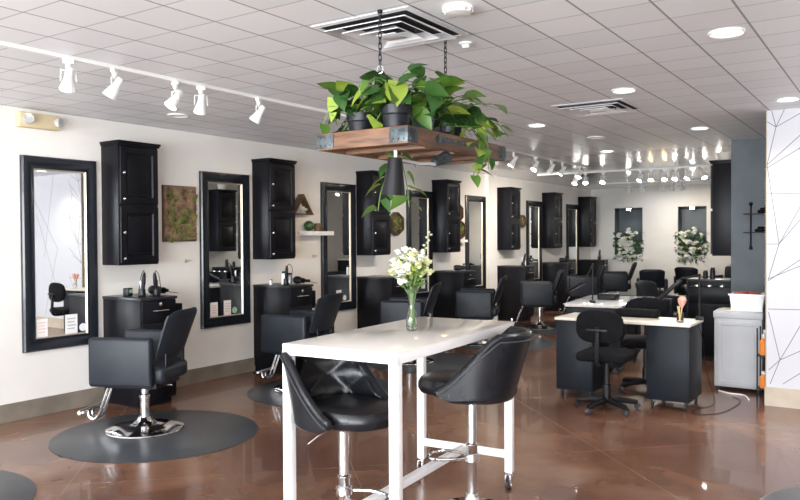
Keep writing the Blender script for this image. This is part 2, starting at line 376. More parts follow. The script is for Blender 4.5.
def make_mirror():
    root = tag(empty('wall_mirror'), '', 'mirror', 'tall black-framed mirrors on the cream wall')
    MB().frame(.70, 1.655, [(0, 0), (0, .028), (.012, .040), (.035, .040), (.085, .022), (.094, .026), (.105, .026), (.105, 0)]).build('frame', M['frame'], root)
    MB().frame(.50, 1.455, [(0, 0), (0, .024), (.006, .024), (.016, .014), (.016, 0)], T(0, .10, .10)).build('inner_trim', M['champagne'], root)
    MB().box(.002, .010, .105, .595, .105, 1.55).build('glass', M['mirror'], root, smooth=False)
    return root
mir = make_mirror()
MW = ['under the emergency light, left of the first cabinet', 'between the bark panel and the second cabinet', 'right of the white floating shelf', 'behind the vase of white flowers',
      'against the left side of the pilaster', 'between the first two cabinets past the pilaster', 'left of the cabinet in the far corner']
for i, y in enumerate(MY): place(mir, i == 0, (0, y, .555), 0, 'tall black-framed wall mirror ' + MW[i])

def make_station():
    root = tag(empty('styling_station'), '', 'styling station', 'black styling stations along the cream wall')
    MB().box(.004, .545, 0, .38, .06, .955, .002).box(.004, .49, .01, .37, 0, .06).build('body', M['lacquer'], root)
    MB().box(.004, .565, -.008, .388, .955, .98, .003).build('worktop', M['lacquer_top'], root)
    dr = MB().box(.545, .563, .008, .372, .76, .945, .003).build('drawer', M['lacquer'], root)
    MB().tube([(.563, .12, .86), (.59, .12, .86), (.59, .27, .86), (.563, .27, .86)], .0055, 8).build('handle', M['knob'], dr)
    MB().lathe([(.016, 0), (.016, .006), (.008, .010), (0, .010)], 14, T(.563, .20, .915, 0, PI / 2, 0)).build('lock', M['knob'], dr)
    MB().box(.545, .560, .008, .372, .075, .75, .003).build('door', M['lacquer'], root)
    MB().box(.02, .50, .388, .50, .70, .90, .004).build('tool_holder', M['lacquer'], root)
    for k in range(3): MB().lathe([(.034, 0), (.034, .02), (.026, .02), (.026, 0)], 14, T(.14 + k * .14, .444, .895), cap=False).build('holder_ring', M['knob'], root)
    return root
sta = make_station()
for i, y in enumerate(BY):
    place(sta, i == 0, (0, y, 0), 0, 'black styling station with silver drawer pull, ' + WH[i])
sr = dup(sta); sr.location = (4.478, 9.90, 0); sr.rotation_euler = (0, 0, PI); sr['label'] = 'dark styling station against the wall behind the slate column'

# ------------------------------------------------------------------ salon chairs
def make_chair():
    root = tag(empty('salon_chair'), '', 'salon chair', 'salon chairs with chrome round bases')
    MB().lathe([(.295, 0), (.30, .006), (.295, .014), (.24, .03), (.16, .045), (.09, .055), (.06, .075), (.05, .10), (.045, .105), (0, .105)], 48).build('base', M['chrome'], root)
    MB().lathe([(.036, .10), (.036, .25), (.042, .255), (.042, .275), (.028, .28), (.028, .37), (0, .37)], 24).build('column', M['chrome'], root)
    MB().tube([(.0, -.04, .30), (-.04, -.16, .315), (-.10, -.26, .30)], .008, 8, smooth=4).build('pump_lever', M['chrome'], root)
    MB().box(-.20, .22, -.20, .20, .355, .405, .008).build('seat_frame', M['black'], root)
    MB().box(-.27, .275, -.222, .222, .40, .53, .04, 4).build('seat', M['leather'], root)
    MB().tube([(.27, y * 1., .47) for y in (-.20, .20)], .004, 6).build('seat_piping', M['piping'], root)
    for s in (-1, 1):
        MB().box(-.205, .305, min(s * .225, s * .295), max(s * .225, s * .295), .38, .755, .028, 4).build('armrest', M['leather'], root)
    # curved backrest
    t = bmesh.new(); nu, nv = 12, 10; V = {}
    for side in (0, 1):
        for i in range(nu + 1):
            for j in range(nv + 1):
                u = i / nu * 2 - 1; v = j / nv
                hw = .215 + .03 * v - .05 * max(0, v - .85) / .15 * .5
                y = u * hw; z = .585 + .37 * v
                x = -.225 - .13 * v ** 1.1 + .05 * u * u - (.055 if side else 0)
                edge = max(abs(u) ** 8, (abs(2 * v - 1)) ** 10)
                x += (.02 if side else -.02) * edge
                if v > .92: z -= .03 * abs(u) ** 6
                V[side, i, j] = t.verts.new((x, y, z))
    for i in range(nu):
        for j in range(nv):
            t.faces.new((V[0, i, j], V[0, i + 1, j], V[0, i + 1, j + 1], V[0, i, j + 1]))
            t.faces.new((V[1, i, j], V[1, i, j + 1], V[1, i + 1, j + 1], V[1, i + 1, j]))
    for i in range(nu):
        for j in (0, nv): t.faces.new((V[0, i, j], V[0, i + 1, j], V[1, i + 1, j], V[1, i, j]))
    for j in range(nv):
        for i in (0, nu): t.faces.new((V[0, i, j], V[0, i, j + 1], V[1, i, j + 1], V[1, i, j]))
    bmesh.ops.recalc_face_normals(t, faces=t.faces)
    mb = MB(); mb.add(t); bk = mb.build('backrest', M['leather'], root); bk.data.shade_smooth()
    for s in (-1, 1):
        MB().box(-.262, -.25, s * .14 - .02, s * .14 + .02, .42, .66, .004).build('back_bracket', M['black'], root)
    fr = MB().tube([(.20, .03, .375), (.27, .03, .36), (.33, .03, .22), (.38, .03, .10), (.42, .03, .075), (.46, .03, .10), (.455, .03, .15)], .011, 8, smooth=5)
    fr.tube([(.20, -.03, .375), (.27, -.03, .36), (.33, -.03, .22), (.38, -.03, .10), (.42, -.03, .075), (.46, -.03, .10), (.455, -.03, .15)], .011, 8, smooth=5)
    fr.tube([(.455, -.17, .152), (.455, .17, .152)], .017, 12)
    fr.build('footrest', M['chrome'], root)
    return root
ch = make_chair()
FA = math.atan2(-.42, -.906)
CW = ['on the round mat facing the nearest mirror', 'behind the left leg of the white table', 'directly behind the vase of flowers', 'in front of the pilaster',
      'just past the pilaster', 'sixth along the cream wall', 'seen side-on below the left flower niche']
cpos = [(1.17, 3.75 + 1.95 * i) for i in range(7)]
cpos[1] = (1.17, 5.62); cpos[2] = (1.17, 7.55); cpos[3] = (1.17, 9.35); cpos[4] = (1.17, 11.45)
rots = [FA, FA - .26, FA - .03, FA - .05, FA + .02, FA + .05, FA - .1]
first = True
for i, (x, y) in enumerate(cpos):
    place(ch, first, (x, y, 0.004 if False else 0.008), rots[i], 'charcoal salon chair with chrome round base, ' + CW[i]); first = False
for x, y, rz, lb in ((2.22, 14.2, R(106), 'charcoal salon chair with its back panel showing, between the two flower niches'),
                     (2.62, 15.5, R(85), 'charcoal salon chair turned half away, below the right flower niche'),
                     (3.25, 16.1, R(-100), 'dark salon chair farthest back, left of the slate column'),
                     (3.5, 10.15, R(-20), 'dark salon chair turned to the station by the slate column')):
    o = place(ch, False, (x, y, 0), rz, lb); o.scale = (.94, .94, .94 if y > 10 else 1)

# mats
mt = MB().lathe([(.76, 0), (.765, .003), (.745, .008), (0, .008)], 72).build('floor_mat', M['mat'])
tag(mt, '', 'floor mat', 'round grey rubber mats under the salon chairs')
MWs = ['whole in view under the nearest salon chair', 'partly cut off at the lower left corner', 'behind the left leg of the white table', 'under the chair behind the vase', 'under the chair by the pilaster', 'under the chair just past the pilaster', 'sixth along the cream wall', 'at the far end of the cream wall', 'just cut into the lower right corner, nothing on it']
for i, (x, y) in enumerate([(1.34, 3.735), (1.42, 1.83), (1.4, 5.7), (1.4, 7.65), (1.4, 9.6), (1.4, 11.5), (1.4, 13.5), (1.4, 15.45), (6.2, 4.55)]):
    o = mt if i == 0 else dup(mt); o.location = (x, y, 0); o['label'] = 'round dark grey rubber floor mat ' + MWs[i]
for i, (x, y, s) in enumerate(((2.22, 14.2, .4), (2.62, 15.5, .4), (3.25, 16.1, .4))):
    pass

# ------------------------------------------------------------------ white high table
TR = .068
tb = tag(empty('high_table', (4.289, 2.70, 0), TR), 'white metal high table with a glossy cream top on casters', 'table')
W, L, TH = .64, 1.375, 1.0     # local: x from -W to 0, y from 0 to L
MB().box(-W, 0, 0, L, TH - .006, TH, .002).build('tabletop', M['tabletop'], tb)
MB().box(-W, 0, 0, .012, TH - .052, TH - .006, .001).box(-W, 0, L - .012, L, TH - .052, TH - .006, .001).box(-W, -W + .012, 0, L, TH - .052, TH - .006, .001).box(-.012, 0, 0, L, TH - .052, TH - .006, .001).build('apron', M['white'], tb)
for sx in (0, 1):
    for sy in (0, 1):
        x0 = -.048 if sx else -W; y0 = 0 if sy == 0 else L - .04
        lg = MB().box(x0, x0 + .048, y0, y0 + .04, .105, TH - .05, .002).build('leg', M['white'], tb)
        cx, cy = x0 + .024, y0 + .02
        MB().box(cx - .02, cx + .02, cy - .02, cy + .02, .095, .107, .002).tube([(cx, cy, .10), (cx, cy, .085)], .012, 10).box(cx - .017, cx - .013, cy - .03, cy + .012, .02, .09, .001).box(cx + .013, cx + .017, cy - .03, cy + .012, .02, .09, .001).tube([(cx - .02, cy - .012, .032), (cx + .02, cy - .012, .032)], .004, 8).build('caster_fork', M['chrome'], tb)
        MB().lathe([(.022, -.011), (.032, -.009), (.032, .009), (.022, .011)], 20, T(cx, cy - .012, .032, 0, PI / 2, 0)).build('caster_wheel', M['caster'], tb)
        for q in ((x0 + .024, y0 - .001 if sy == 0 else y0 + .041, TH - .025),):
            MB().lathe([(.004, -.002), (.004, .002)], 8, T(q[0], q[1], q[2], PI / 2)).build('bolt', M['metalgrey'], tb)
MB().box(-W + .04, -.04, L - .03, L - .012, .185, .232, .002).build('stretcher', M['white'], tb)
MB().box(-W + .04, -.04, .012, .03, .185, .232, .002).build('stretcher', M['white'], tb)
MB().box(-W / 2 - .02, -W / 2 + .02, .03, L - .03, .188, .228, .002).build('stretcher', M['white'], tb)

# vase with flowers
def leaf_faces(bm, M4, Ln, Wd, mi=0, fold=.25, curl=.3):
    rows = []; k = 8
    for i in range(k + 1):
        t = i / k
        w = Wd * .5 * (math.sin(PI * min(1, t * .96 + .04) ** .62)) if t < 1 else 0
        z = -curl * Ln * t * t
        rows.append((t * Ln - (.10 * Ln if False else 0), w, z))
    ctr = [bm.verts.new(M4 @ Vector((x, 0, z))) for x, w, z in rows]
    for s in (-1, 1):
        ed = [bm.verts.new(M4 @ Vector((x - (.12 * Ln if i == 1 else 0), s * w, z + fold * w))) if w > 1e-5 else ctr[i] for i, (x, w, z) in enumerate(rows)]
        for i in range(k):
            vs = [ctr[i], ctr[i + 1], ed[i + 1], ed[i]]
            u = []
            for v in vs:
                if v not in u: u.append(v)
            if len(u) >= 3:
                try: f = bm.faces.new(u if s > 0 else u[::-1]); f.material_index = mi
                except ValueError: pass
def rot_to(d, roll=0):
    d = Vector(d).normalized()
    return d.to_track_quat('X', 'Z').to_matrix().to_4x4() @ Matrix.Rotation(roll, 4, 'X')
def blossom(bm, c, r, rng, mi=0, layers=3):
    ax = Vector((rng.uniform(-.6, .6), rng.uniform(-.6, .6), 1)).normalized()
    q = ax.to_track_quat('Z', 'X').to_matrix().to_4x4()
    for la in range(layers):
        k = 6 - la
        for i in range(k):
            a = 2 * PI * i / k + la * .5
            el = .15 + la * .45
            d = Vector((math.cos(a) * math.cos(el), math.sin(a) * math.cos(el), math.sin(el)))
            m4 = Matrix.Translation(c) @ q @ rot_to(d, rng.uniform(-.2, .2))
            leaf_faces(bm, m4, r * (1 - .18 * la), r * (1.0 - .12 * la), mi, .25, -.35)
    t = bmesh.new(); bmesh.ops.create_icosphere(t, subdivisions=1, radius=r * .35, matrix=Matrix.Translation(c))
    for f in t.faces: f.material_index = mi
    me = bpy.data.meshes.new('t'); t.to_mesh(me); t.free(); bm.from_mesh(me); bpy.data.meshes.remove(me)

vz = tag(empty('flower_vase', (3.92, 3.382, TH)), 'clear glass bottle vase of white roses and greenery on the high table', 'vase of flowers')
outer = [(0, 0), (.026, 0), (.030, .006), (.031, .05), (.029, .085), (.021, .112), (.0175, .125), (.019, .15), (.024, .20), (.031, .245)]
inner = [(.0285, .245), (.0215, .20), (.0165, .15), (.015, .125), (.0185, .11), (.0265, .085), (.0285, .05), (.026, .012), (0, .010)]
MB().lathe(outer + inner, 32, cap=False).build('vase', M['glass'], vz)
rng = random.Random(11)
fl_ = [(-.085, .0, .34, .036, 0), (-.05, -.01, .31, .042, 2), (-.06, .0, .265, .045, 2), (.0, .0, .37, .038, 0), (.03, .0, .33, .036, 1), (.075, .02, .33, .034, 1), (.085, .01, .36, .03, 1),
       (-.03, .02, .38, .03, 0), (-.01, -.03, .30, .032, 1), (.045, -.02, .39, .03, 0), (-.075, .02, .42, .026, 2), (-.03, .0, .43, .026, 0), (.01, .0, .42, .028, 0), (.05, .0, .30, .03, 1), (-.105, .01, .31, .03, 1), (.10, .03, .31, .028, 1), (.02, .04, .36, .034, 1), (.065, -.01, .42, .02, 0), (-.07, -.03, .35, .04, 1), (-.02, -.05, .34, .038, 0), (.04, -.05, .35, .036, 1), (.0, -.02, .40, .034, 1), (-.045, .04, .38, .034, 0), (.07, .04, .38, .03, 0), (-.095, .02, .37, .03, 0)]
rt_ = Vector((.83, .558, 0)); fw_ = Vector((-.558, .83, 0))
fb = bmesh.new(); sb = MB(); gb = bmesh.new()
for a, d, z, r, mi in fl_:
    c = rt_ * a + fw_ * d + Vector((0, 0, z)); blossom(fb, c, r * 1.25, rng, mi)
    base = Vector((rng.uniform(-.012, .012), rng.uniform(-.012, .012), .02))
    sb.tube([base, Vector((base.x * .5, base.y * .5, .14)), c * .45 + Vector((0, 0, z * .25 + .03)), c - Vector((0, 0, .01))], .0022, 5, smooth=3)
for q in range(13):   # tall white spire of buds
    t = q / 12; c = rt_ * (.045 + .055 * t + .012 * math.sin(q * 2.4)) + fw_ * (.012 * math.cos(q * 2.4)) + Vector((0, 0, .36 + .17 * t)); blossom(fb, c, .016 - .006 * t, rng, 1 if q % 3 == 0 else 0, 2)
sb.tube([(0, 0, .03), rt_ * .01 + Vector((0, 0, .2)), rt_ * .045 + Vector((0, 0, .36)), rt_ * .10 + Vector((0, 0, .53))], .0022, 5, smooth=4)
for q in range(110):
    a = rng.uniform(0, 2 * PI); rr_ = rng.uniform(.0, .075); z = rng.uniform(.22, .37)
    c = Vector((math.cos(a) * rr_ * (z - .1) / .2, math.sin(a) * rr_ * (z - .1) / .2, z))
    leaf_faces(gb, Matrix.Translation(c) @ rot_to((math.cos(a), math.sin(a), rng.uniform(.2, 1.4)), rng.uniform(-1, 1)), rng.uniform(.035, .06), rng.uniform(.012, .022), rng.choice((0, 2, 2, 1)))
def wrap(bm, name, mats, parent):
    m_ = MB(); m_.bm.free(); m_.bm = bm; return m_.build(name, mats, parent)
wrap(fb, 'blossoms', [M['petal'], M['petal2'], M['petal3']], vz); sb.build('stems', M['stem'], vz); wrap(gb, 'foliage', [M['leaf1'], M['leaf2'], M['leaf3']], vz)

# ------------------------------------------------------------------ bar stools
def make_stool():
    root = tag(empty('bar_stool'), '', 'bar stool', 'black tufted bar stools at the high table')
    MB().lathe([(.195, 0), (.20, .006), (.195, .012), (.12, .025), (.06, .04), (.04, .07), (.036, .10), (0, .10)], 48).build('base', M['chrome'], root)
    MB().lathe([(.031, .09), (.031, .36), (.034, .365), (.034, .375), (.026, .38), (.026, .63), (0, .63)], 24).build('column', M['chrome'], root)
    ft = MB().lathe([(.040, .28), (.040, .315), (.032, .315), (.032, .28)], 20)
    loop = [(.035, .03, .298), (.10, .075, .298), (.19, .09, .295), (.235, .05, .292), (.245, 0, .29), (.235, -.05, .292), (.19, -.09, .295), (.10, -.075, .298), (.035, -.03, .298)]
    ft.tube(loop, .009, 10, smooth=5).build('footrest', M['chrome'], root)
    MB().tube([(-.02, -.03, .63), (-.05, -.12, .59), (-.07, -.17, .555)], .005, 8).build('height_lever', M['chrome'], root)
    MB().box(-.10, .10, -.10, .10, .625, .646, .004).build('swivel_plate', M['black'], root)
    # seat cushion: rounded D, thick, longer towards the front
    t = bmesh.new(); n_ = 40; prof = [(0, .645), (.80, .647), (.95, .66), (1.0, .685), (1.0, .71), (.95, .735), (.8, .747), (.4, .750), (0, .747)]
    rings = []
    for s_, z in prof:
        ring = []
        for i in range(n_):
            a = 2 * PI * i / n_; ca, sa = math.cos(a), math.sin(a)
            e_ = 2.6; rad = 1 / ((abs(ca) / (.295 if ca > 0 else .19)) ** e_ + (abs(sa) / .195) ** e_) ** (1 / e_)
            if s_ == 0: break
            ring.append(t.verts.new((rad * s_ * ca, rad * s_ * sa, z)))
        rings.append(ring if s_ else [t.verts.new((0, 0, z))])
    for a, b2 in zip(rings, rings[1:]):
        for i in range(n_):
            j = (i + 1) % n_
            if len(a) == 1: t.faces.new((a[0], b2[j], b2[i]))
            elif len(b2) == 1: t.faces.new((a[i], a[j], b2[0]))
            else: t.faces.new((a[i], a[j], b2[j], b2[i]))
    bmesh.ops.recalc_face_normals(t, faces=t.faces); MB().add(t).build('seat', M['leather2'], root).data.shade_smooth()
    # wrap-around shell back, tufted inside: a U round the back, straight along the sides
    RM, ST, ZB = .225, .13, .635; LH = RM * PI / 2 + ST
    def cl(s_):
        d = abs(s_) * LH; sg = -1 if s_ < 0 else 1
        if d < RM * PI / 2: a = d / RM; return -RM * math.cos(a), sg * RM * math.sin(a), -math.cos(a), sg * math.sin(a), sg * d
        return d - RM * PI / 2, sg * RM, 0, sg, sg * d
    def top(s_):
        x = cl(s_)[0]; u = (x + RM) / (RM + ST)
        t_ = max(0, u - .2) / .8; return .985 - .285 * (1 - (1 - min(1, t_)) ** 1.4)
    def sh(s_, v, inn):
        x, y, nx, ny, d = cl(s_); zt = top(s_); zb = ZB + .045 * max(0, (abs(s_) - .8) / .2) ** 2; z = zb + (zt - zb) * v
        off = (-.019 if inn else .021) + .085 * max(0, (z - .70) / .32) * nx * nx + .01 * (z - ZB) / .38
        if not inn: off -= .022 * max(0, (.12 - v) / .12) ** 2
        if inn:
            s1, s2 = d / .10, (z - .77) / .075
            k = (abs(math.sin(PI * (s1 + s2) / 2)) * abs(math.sin(PI * (s1 - s2) / 2))) ** .45
            if z > .74 and v < .95 and abs(s_) < .93: off -= .017 * k
        return (x + nx * off, y + ny * off, z)
    t = bmesh.new(); nu, nv = 64, 26; V = {}
    for inn in (0, 1):
        for i in range(nu + 1):
            for j in range(nv + 1): V[inn, i, j] = t.verts.new(sh(-1 + 2 * i / nu, j / nv, inn))
    for i in range(nu):
        for j in range(nv):
            t.faces.new((V[0, i, j], V[0, i + 1, j], V[0, i + 1, j + 1], V[0, i, j + 1])); t.faces.new((V[1, i, j], V[1, i, j + 1], V[1, i + 1, j + 1], V[1, i + 1, j]))
        for j in (0, nv): t.faces.new((V[0, i, j], V[0, i + 1, j], V[1, i + 1, j], V[1, i, j]))
    for j in range(nv):
        for i in (0, nu): t.faces.new((V[0, i, j], V[0, i, j + 1], V[1, i, j + 1], V[1, i, j]))
    bmesh.ops.recalc_face_normals(t, faces=t.faces)
    bk = MB().add(t).build('backrest', M['leather2'], root)
    mid_ = lambda s_, v: (Vector(sh(s_, v, 0)) + Vector(sh(s_, v, 1))) / 2
    pth = [mid_(-1, v) for v in (.02, .35, .7)] + [mid_(-1 + 2 * i / nu, 1) for i in range(nu + 1)] + [mid_(1, v) for v in (.7, .35, .02)]
    MB().tube(pth, .0195, 10).build('padded_rim', M['leather2'], bk)
    for inn in (0,): MB().tube([Vector(sh(-1 + 2 * i / nu, 1, 0)) + Vector((0, 0, -.022)) for i in range(nu + 1)], .0032, 6).build('stitched_seam', M['piping'], bk)
    tf = MB()
    for row in range(4):
        for cc in range(-4, 5):
            z = .77 + .075 * row; s_ = (cc * .10) / LH
            if (cc + row) % 2 or abs(s_) > .9 or z > top(s_) - .03: continue
            tf.sphere(sh(s_, (z - ZB) / (top(s_) - ZB), 1), .006, sub=1)
    tf.build('button', M['piping'], bk)
    return root
st = make_stool()
place(st, True, (3.88, 2.835, 0), math.atan2(-.12, .99), 'black tufted bar stool seen through the near legs of the high table').scale = (1, 1, .96)
place(st, False, (4.16, 3.61, 0), math.atan2(-.26, -.965), 'black bar stool right of the high table, shell back turned to the viewer').scale = (1, 1, 1)

# ------------------------------------------------------------------ hanging rack and plants
rk = tag(empty('hanging_rack', (3.99, 3.34, 1.932)), 'reclaimed wood pallet rack with iron corners hung from the ceiling on chains', 'hanging rack')
X2, Y2, HB = .265, .50, .082; YO = .06
for s in (-1, 1):
    MB().box(-X2, X2, min(s * Y2, s * (Y2 - .028)), max(s * Y2, s * (Y2 - .028)), 0, HB, .003).build('side_board', M['wood_cross'], rk)
    MB().box(min(s * X2, s * (X2 - .028)), max(s * X2, s * (X2 - .028)), -Y2 + .028, Y2 - .028, 0, HB, .003).build('side_board', M['wood'], rk)
for k in range(4):
    x = -.19 + k * .127; MB().box(x - .061, x + .061, -Y2 + .028, Y2 - .028, .018, .034, .002).build('slat', M['wood'], rk)
for yy_ in (-.28, .0, .3): MB().box(-X2 + .028, X2 - .028, yy_ - .03, yy_ + .03, -.004, .017, .002).build('cross_slat', M['wood_cross'], rk)
for sx in (-1, 1):
    for sy in (-1, 1):
        c = MB(); w = .10
        c.box(min(sx * X2, sx * (X2 - w)), max(sx * X2, sx * (X2 - w)), min(sy * Y2, sy * (Y2 + .003)), max(sy * Y2, sy * (Y2 + .003)), .008, HB - .008, .001)
        c.box(min(sx * X2, sx * (X2 + .003)), max(sx * X2, sx * (X2 + .003)), min(sy * (Y2 + .003), sy * (Y2 - w * .8)), max(sy * (Y2 + .003), sy * (Y2 - w * .8)), .008, HB - .008, .001)
        for zz in (.022, HB - .022):
            for q in (.02, .05, .08):
                c.sphere((sx * (X2 - q), sy * (Y2 + .003), zz), .005, sub=1)
                if q < .07: c.sphere((sx * (X2 + .003), sy * (Y2 - q), zz), .005, sub=1)
        c.build('corner_bracket', M['iron'], rk)
hg = MB().lathe([(.022, 0), (.022, .006), (.008, .010), (0, .010)], 16, T(X2, -.23, .045, 0, PI / 2, 0))
for a in range(4): hg.lathe([(.007, 0), (.007, .006), (0, .008)], 8, T(X2, -.23 + .02 * math.cos(a * PI / 2), .045 + .02 * math.sin(a * PI / 2), 0, PI / 2, 0))
hg.prism([(-.21, .030), (.10, .038), (.15, .045), (.10, .052), (-.21, .060)], X2, X2 + .005, 'x')
for q in range(6): hg.sphere((X2 + .006, -.19 + q * .05, .045), .0055, sub=1)
hg.build('strap_hinge', M['iron'], rk)
def chain(parent, a, b_, name='chain', ll=.034, r=.0026):
    a, b_ = Vector(a), Vector(b_); d = b_ - a; n_ = max(1, int(d.length / (ll * .76))); mb = MB()
    q = d.to_track_quat('Z', 'X').to_matrix().to_4x4()
    for i in range(n_):
        c = a + d * ((i + .5) / n_); h = ll / 2 - .007; w = .0068
        loop = [(w, 0, h), (w * .7, 0, h + .005), (0, 0, h + .007), (-w * .7, 0, h + .005), (-w, 0, h), (-w, 0, -h), (-w * .7, 0, -h - .005), (0, 0, -h - .007), (w * .7, 0, -h - .005), (w, 0, -h)]
        mb.tube(loop, r, 6, Matrix.Translation(c) @ q @ Matrix.Rotation(PI / 2 * (i % 2) + .4, 4, 'Z'), closed=True)
    return mb.build(name, M['black'], parent)
for y in (-.38, .24):
    chain(rk, (.03, y, .668), (.03, y, .40))
    MB().tube([(.03 + .018 * math.cos(k * PI / 6), y, .382 + .018 * math.sin(k * PI / 6)) for k in range(12)], .003, 6, closed=True).build('ring', M['metalgrey'], rk)
    for s in (-1, 1): chain(rk, (.03 + s * .012, y, .372), (s * (X2 - .014), y, HB), 'chain', .03, .002)
    MB().tube([(.03, y, .668), (.03, y, .655)], .012, 12).build('ceiling_hook', M['black'], rk)

def pothos(name, loc, pot_r, pot_h, n_up, spread, hmax, seed, potmat, vines=(), label='', lean=(0, 0), size=1.):
    rng = random.Random(seed)
    p = tag(empty(name, loc), label, 'potted plant', 'trailing pothos plants on the hanging rack')
    MB().lathe([(pot_r * .72, 0), (pot_r * .93, pot_h * .72), (pot_r * .95, pot_h * .74), (pot_r, pot_h * .76), (pot_r * 1.03, pot_h), (pot_r * .95, pot_h), (pot_r * .9, pot_h * .8)], 28, cap=False).lathe([(pot_r * .72, 0), (0, 0)], 28, cap=False).build('pot', potmat, p)
    MB().lathe([(pot_r * .9, pot_h * .85), (0, pot_h * .88)], 20, cap=False).build('soil', M['soil'], p)
    lb = bmesh.new(); stm = MB()
    for i in range(n_up):
        a = rng.uniform(0, 2 * PI); sp_ = spread * rng.uniform(.25, 1); hz = pot_h + hmax * rng.uniform(.15, 1) * (1 - .45 * (sp_ / spread) ** 2)
        if rng.random() < .25: hz = pot_h * rng.uniform(.3, 1.)
        if hz < pot_h + .05 and math.cos(a + .9) > -.1: hz = pot_h + hmax * rng.uniform(.5, 1)
        tip = Vector((math.cos(a) * sp_ + lean[0], math.sin(a) * sp_ + lean[1], hz))
        if hz < pot_h and tip.xy.length < pot_r * 1.35: tip.xy = tip.xy.normalized() * pot_r * 1.5
        stm.tube([(math.cos(a) * pot_r * .3, math.sin(a) * pot_r * .3, pot_h * .86), (math.cos(a) * sp_ * .45, math.sin(a) * sp_ * .45, pot_h + (max(hz, pot_h) - pot_h) * .7 + .02), tip], .0022, 5, smooth=4)
        L_ = rng.uniform(.065, .115) * size
        d = Vector((math.cos(a + rng.uniform(-.9, .9)), math.sin(a + rng.uniform(-.9, .9)), rng.uniform(-.9, .6)))
        leaf_faces(lb, Matrix.Translation(tip) @ rot_to(d, rng.uniform(-.8, .8)), L_, L_ * rng.uniform(.62, .75), rng.choices((0, 1, 2), (5, 5, 2))[0], .12, rng.uniform(.1, .45))
        d2_ = Vector((math.cos(a + rng.uniform(-1.6, 1.6)), math.sin(a + rng.uniform(-1.6, 1.6)), rng.uniform(-.5, .9))); q_ = tip * .62 + Vector((0, 0, max(0, pot_h + .02 - tip.z * .62)))
        leaf_faces(lb, Matrix.Translation(q_) @ rot_to(d2_, rng.uniform(-.8, .8)), L_ * .85, L_ * .6, rng.choices((0, 1, 2), (4, 6, 1))[0], .12, rng.uniform(.1, .45))
    for vine in vines:
        pts = [Vector(v) for v in vine]
        stm.tube(pts, .0025, 5, smooth=5)
        dense = []
        for a_, b2 in zip(pts, pts[1:]):
            k = max(1, int((b2 - a_).length / .035))
            dense += [a_.lerp(b2, (q + .5) / k) for q in range(k)]
        for q in dense[2:]:
            a = rng.uniform(0, 2 * PI); d = Vector((math.cos(a), math.sin(a), rng.uniform(-1.2, -.1))); L_ = rng.uniform(.055, .09) * size
            leaf_faces(lb, Matrix.Translation(q + Vector((math.cos(a), math.sin(a), 0)) * .015) @ rot_to(d, rng.uniform(-.6, .6)), L_, L_ * .72, rng.choices((0, 1, 2), (4, 3, 3))[0], .22, .25)
    wrap(lb, 'foliage', [M['leaf1'], M['leaf2'], M['leaf3']], p); stm.build('stems', M['stem'], p)
    return p
ZS = 1.932 + .034
def rel(loc, pts): return [tuple(Vector(q) - Vector(loc)) for q in pts]
LA = (3.86, 3.02, ZS); LB = (4.10, 2.98, ZS); LC = (4.13, 3.17, ZS); LD = (4.10, 3.47, ZS)
pothos('potted_pothos', LA, .072, .155, 24, .15, .14, 5, M['pot'], label='pothos in a black plastic pot at the left end of the hanging rack', lean=(-.02, -.02), size=1.25,
       vines=[rel(LA, [(3.80, 2.98, 2.13), (3.72, 2.94, 2.14), (3.68, 2.93, 2.05)])])
pothos('potted_pothos', LB, .074, .165, 28, .15, .18, 8, M['pot'], label='pothos in a black plastic pot over the near corner of the hanging rack', size=1.3,
       vines=[rel(LB, [(4.05, 3.1, 2.12), (3.98, 3.16, 2.0), (3.95, 3.17, 1.9), (3.90, 3.14, 1.76), (3.88, 3.13, 1.64)]), rel(LB, [(4.05, 3.1, 2.12), (4.0, 3.18, 2.0), (3.99, 3.19, 1.9), (4.01, 3.20, 1.78), (4.02, 3.21, 1.66)])])
pothos('potted_pothos', LC, .062, .15, 26, .14, .19, 17, M['darkglass'], label='pothos in a dark green glass pot in the middle of the hanging rack', size=1.25)
pothos('potted_pothos', LD, .07, .12, 30, .19, .17, 23, M['pot'], label='pothos spilling over the far end of the hanging rack', lean=(.03, .06), size=1.3,
       vines=[rel(LD, [(4.16, 3.5, 2.08), (4.27, 3.52, 2.08), (4.31, 3.52, 1.98), (4.31, 3.53, 1.86)]), rel(LD, [(4.16, 3.4, 2.08), (4.28, 3.42, 2.06), (4.31, 3.43, 1.93), (4.29, 3.38, 1.80)]), rel(LD, [(4.15, 3.6, 2.08), (4.28, 3.66, 2.12), (4.33, 3.72, 2.05)])])
# two lamps slung under the rack
l1 = tag(empty('rack_lamp', (4.08, 3.0, 1.925)), 'black cone lamp shade hanging under the wooden rack', 'lamp', 'lamps slung under the rack')
MB().lathe([(.030, -.035), (.033, -.035), (.058, -.215), (.055, -.215)], 32, T(0, 0, .0, 0, R(4), 0), cap=False).lathe([(0, -.034), (.032, -.036)], 32, T(0, 0, 0, 0, R(4), 0), cap=False).build('lamp_shade', M['black'], l1)
MB().tube([(0, 0, .0), (0, 0, -.045)], .008, 10).build('socket', M['fixture'], l1)
l2 = tag(empty('rack_lamp', (4.14, 3.22, 1.905)), 'small tilted black spot lamp on a metal arm under the wooden rack', 'lamp', 'lamps slung under the rack')
MB().tube([(-.10, -.12, -.012), (-.04, -.05, -.03), (.0, .0, -.03), (.02, .04, -.035)], .008, 8, smooth=4).build('arm', M['metalgrey'], l2)
MB().lathe([(0, 0), (.022, .0), (.026, .03), (.034, .10), (.028, .103), (0, .09)], 20, T(.01, .02, -.025, R(-62), R(38), 0)).build('lamp_head', M['iron'], l2)

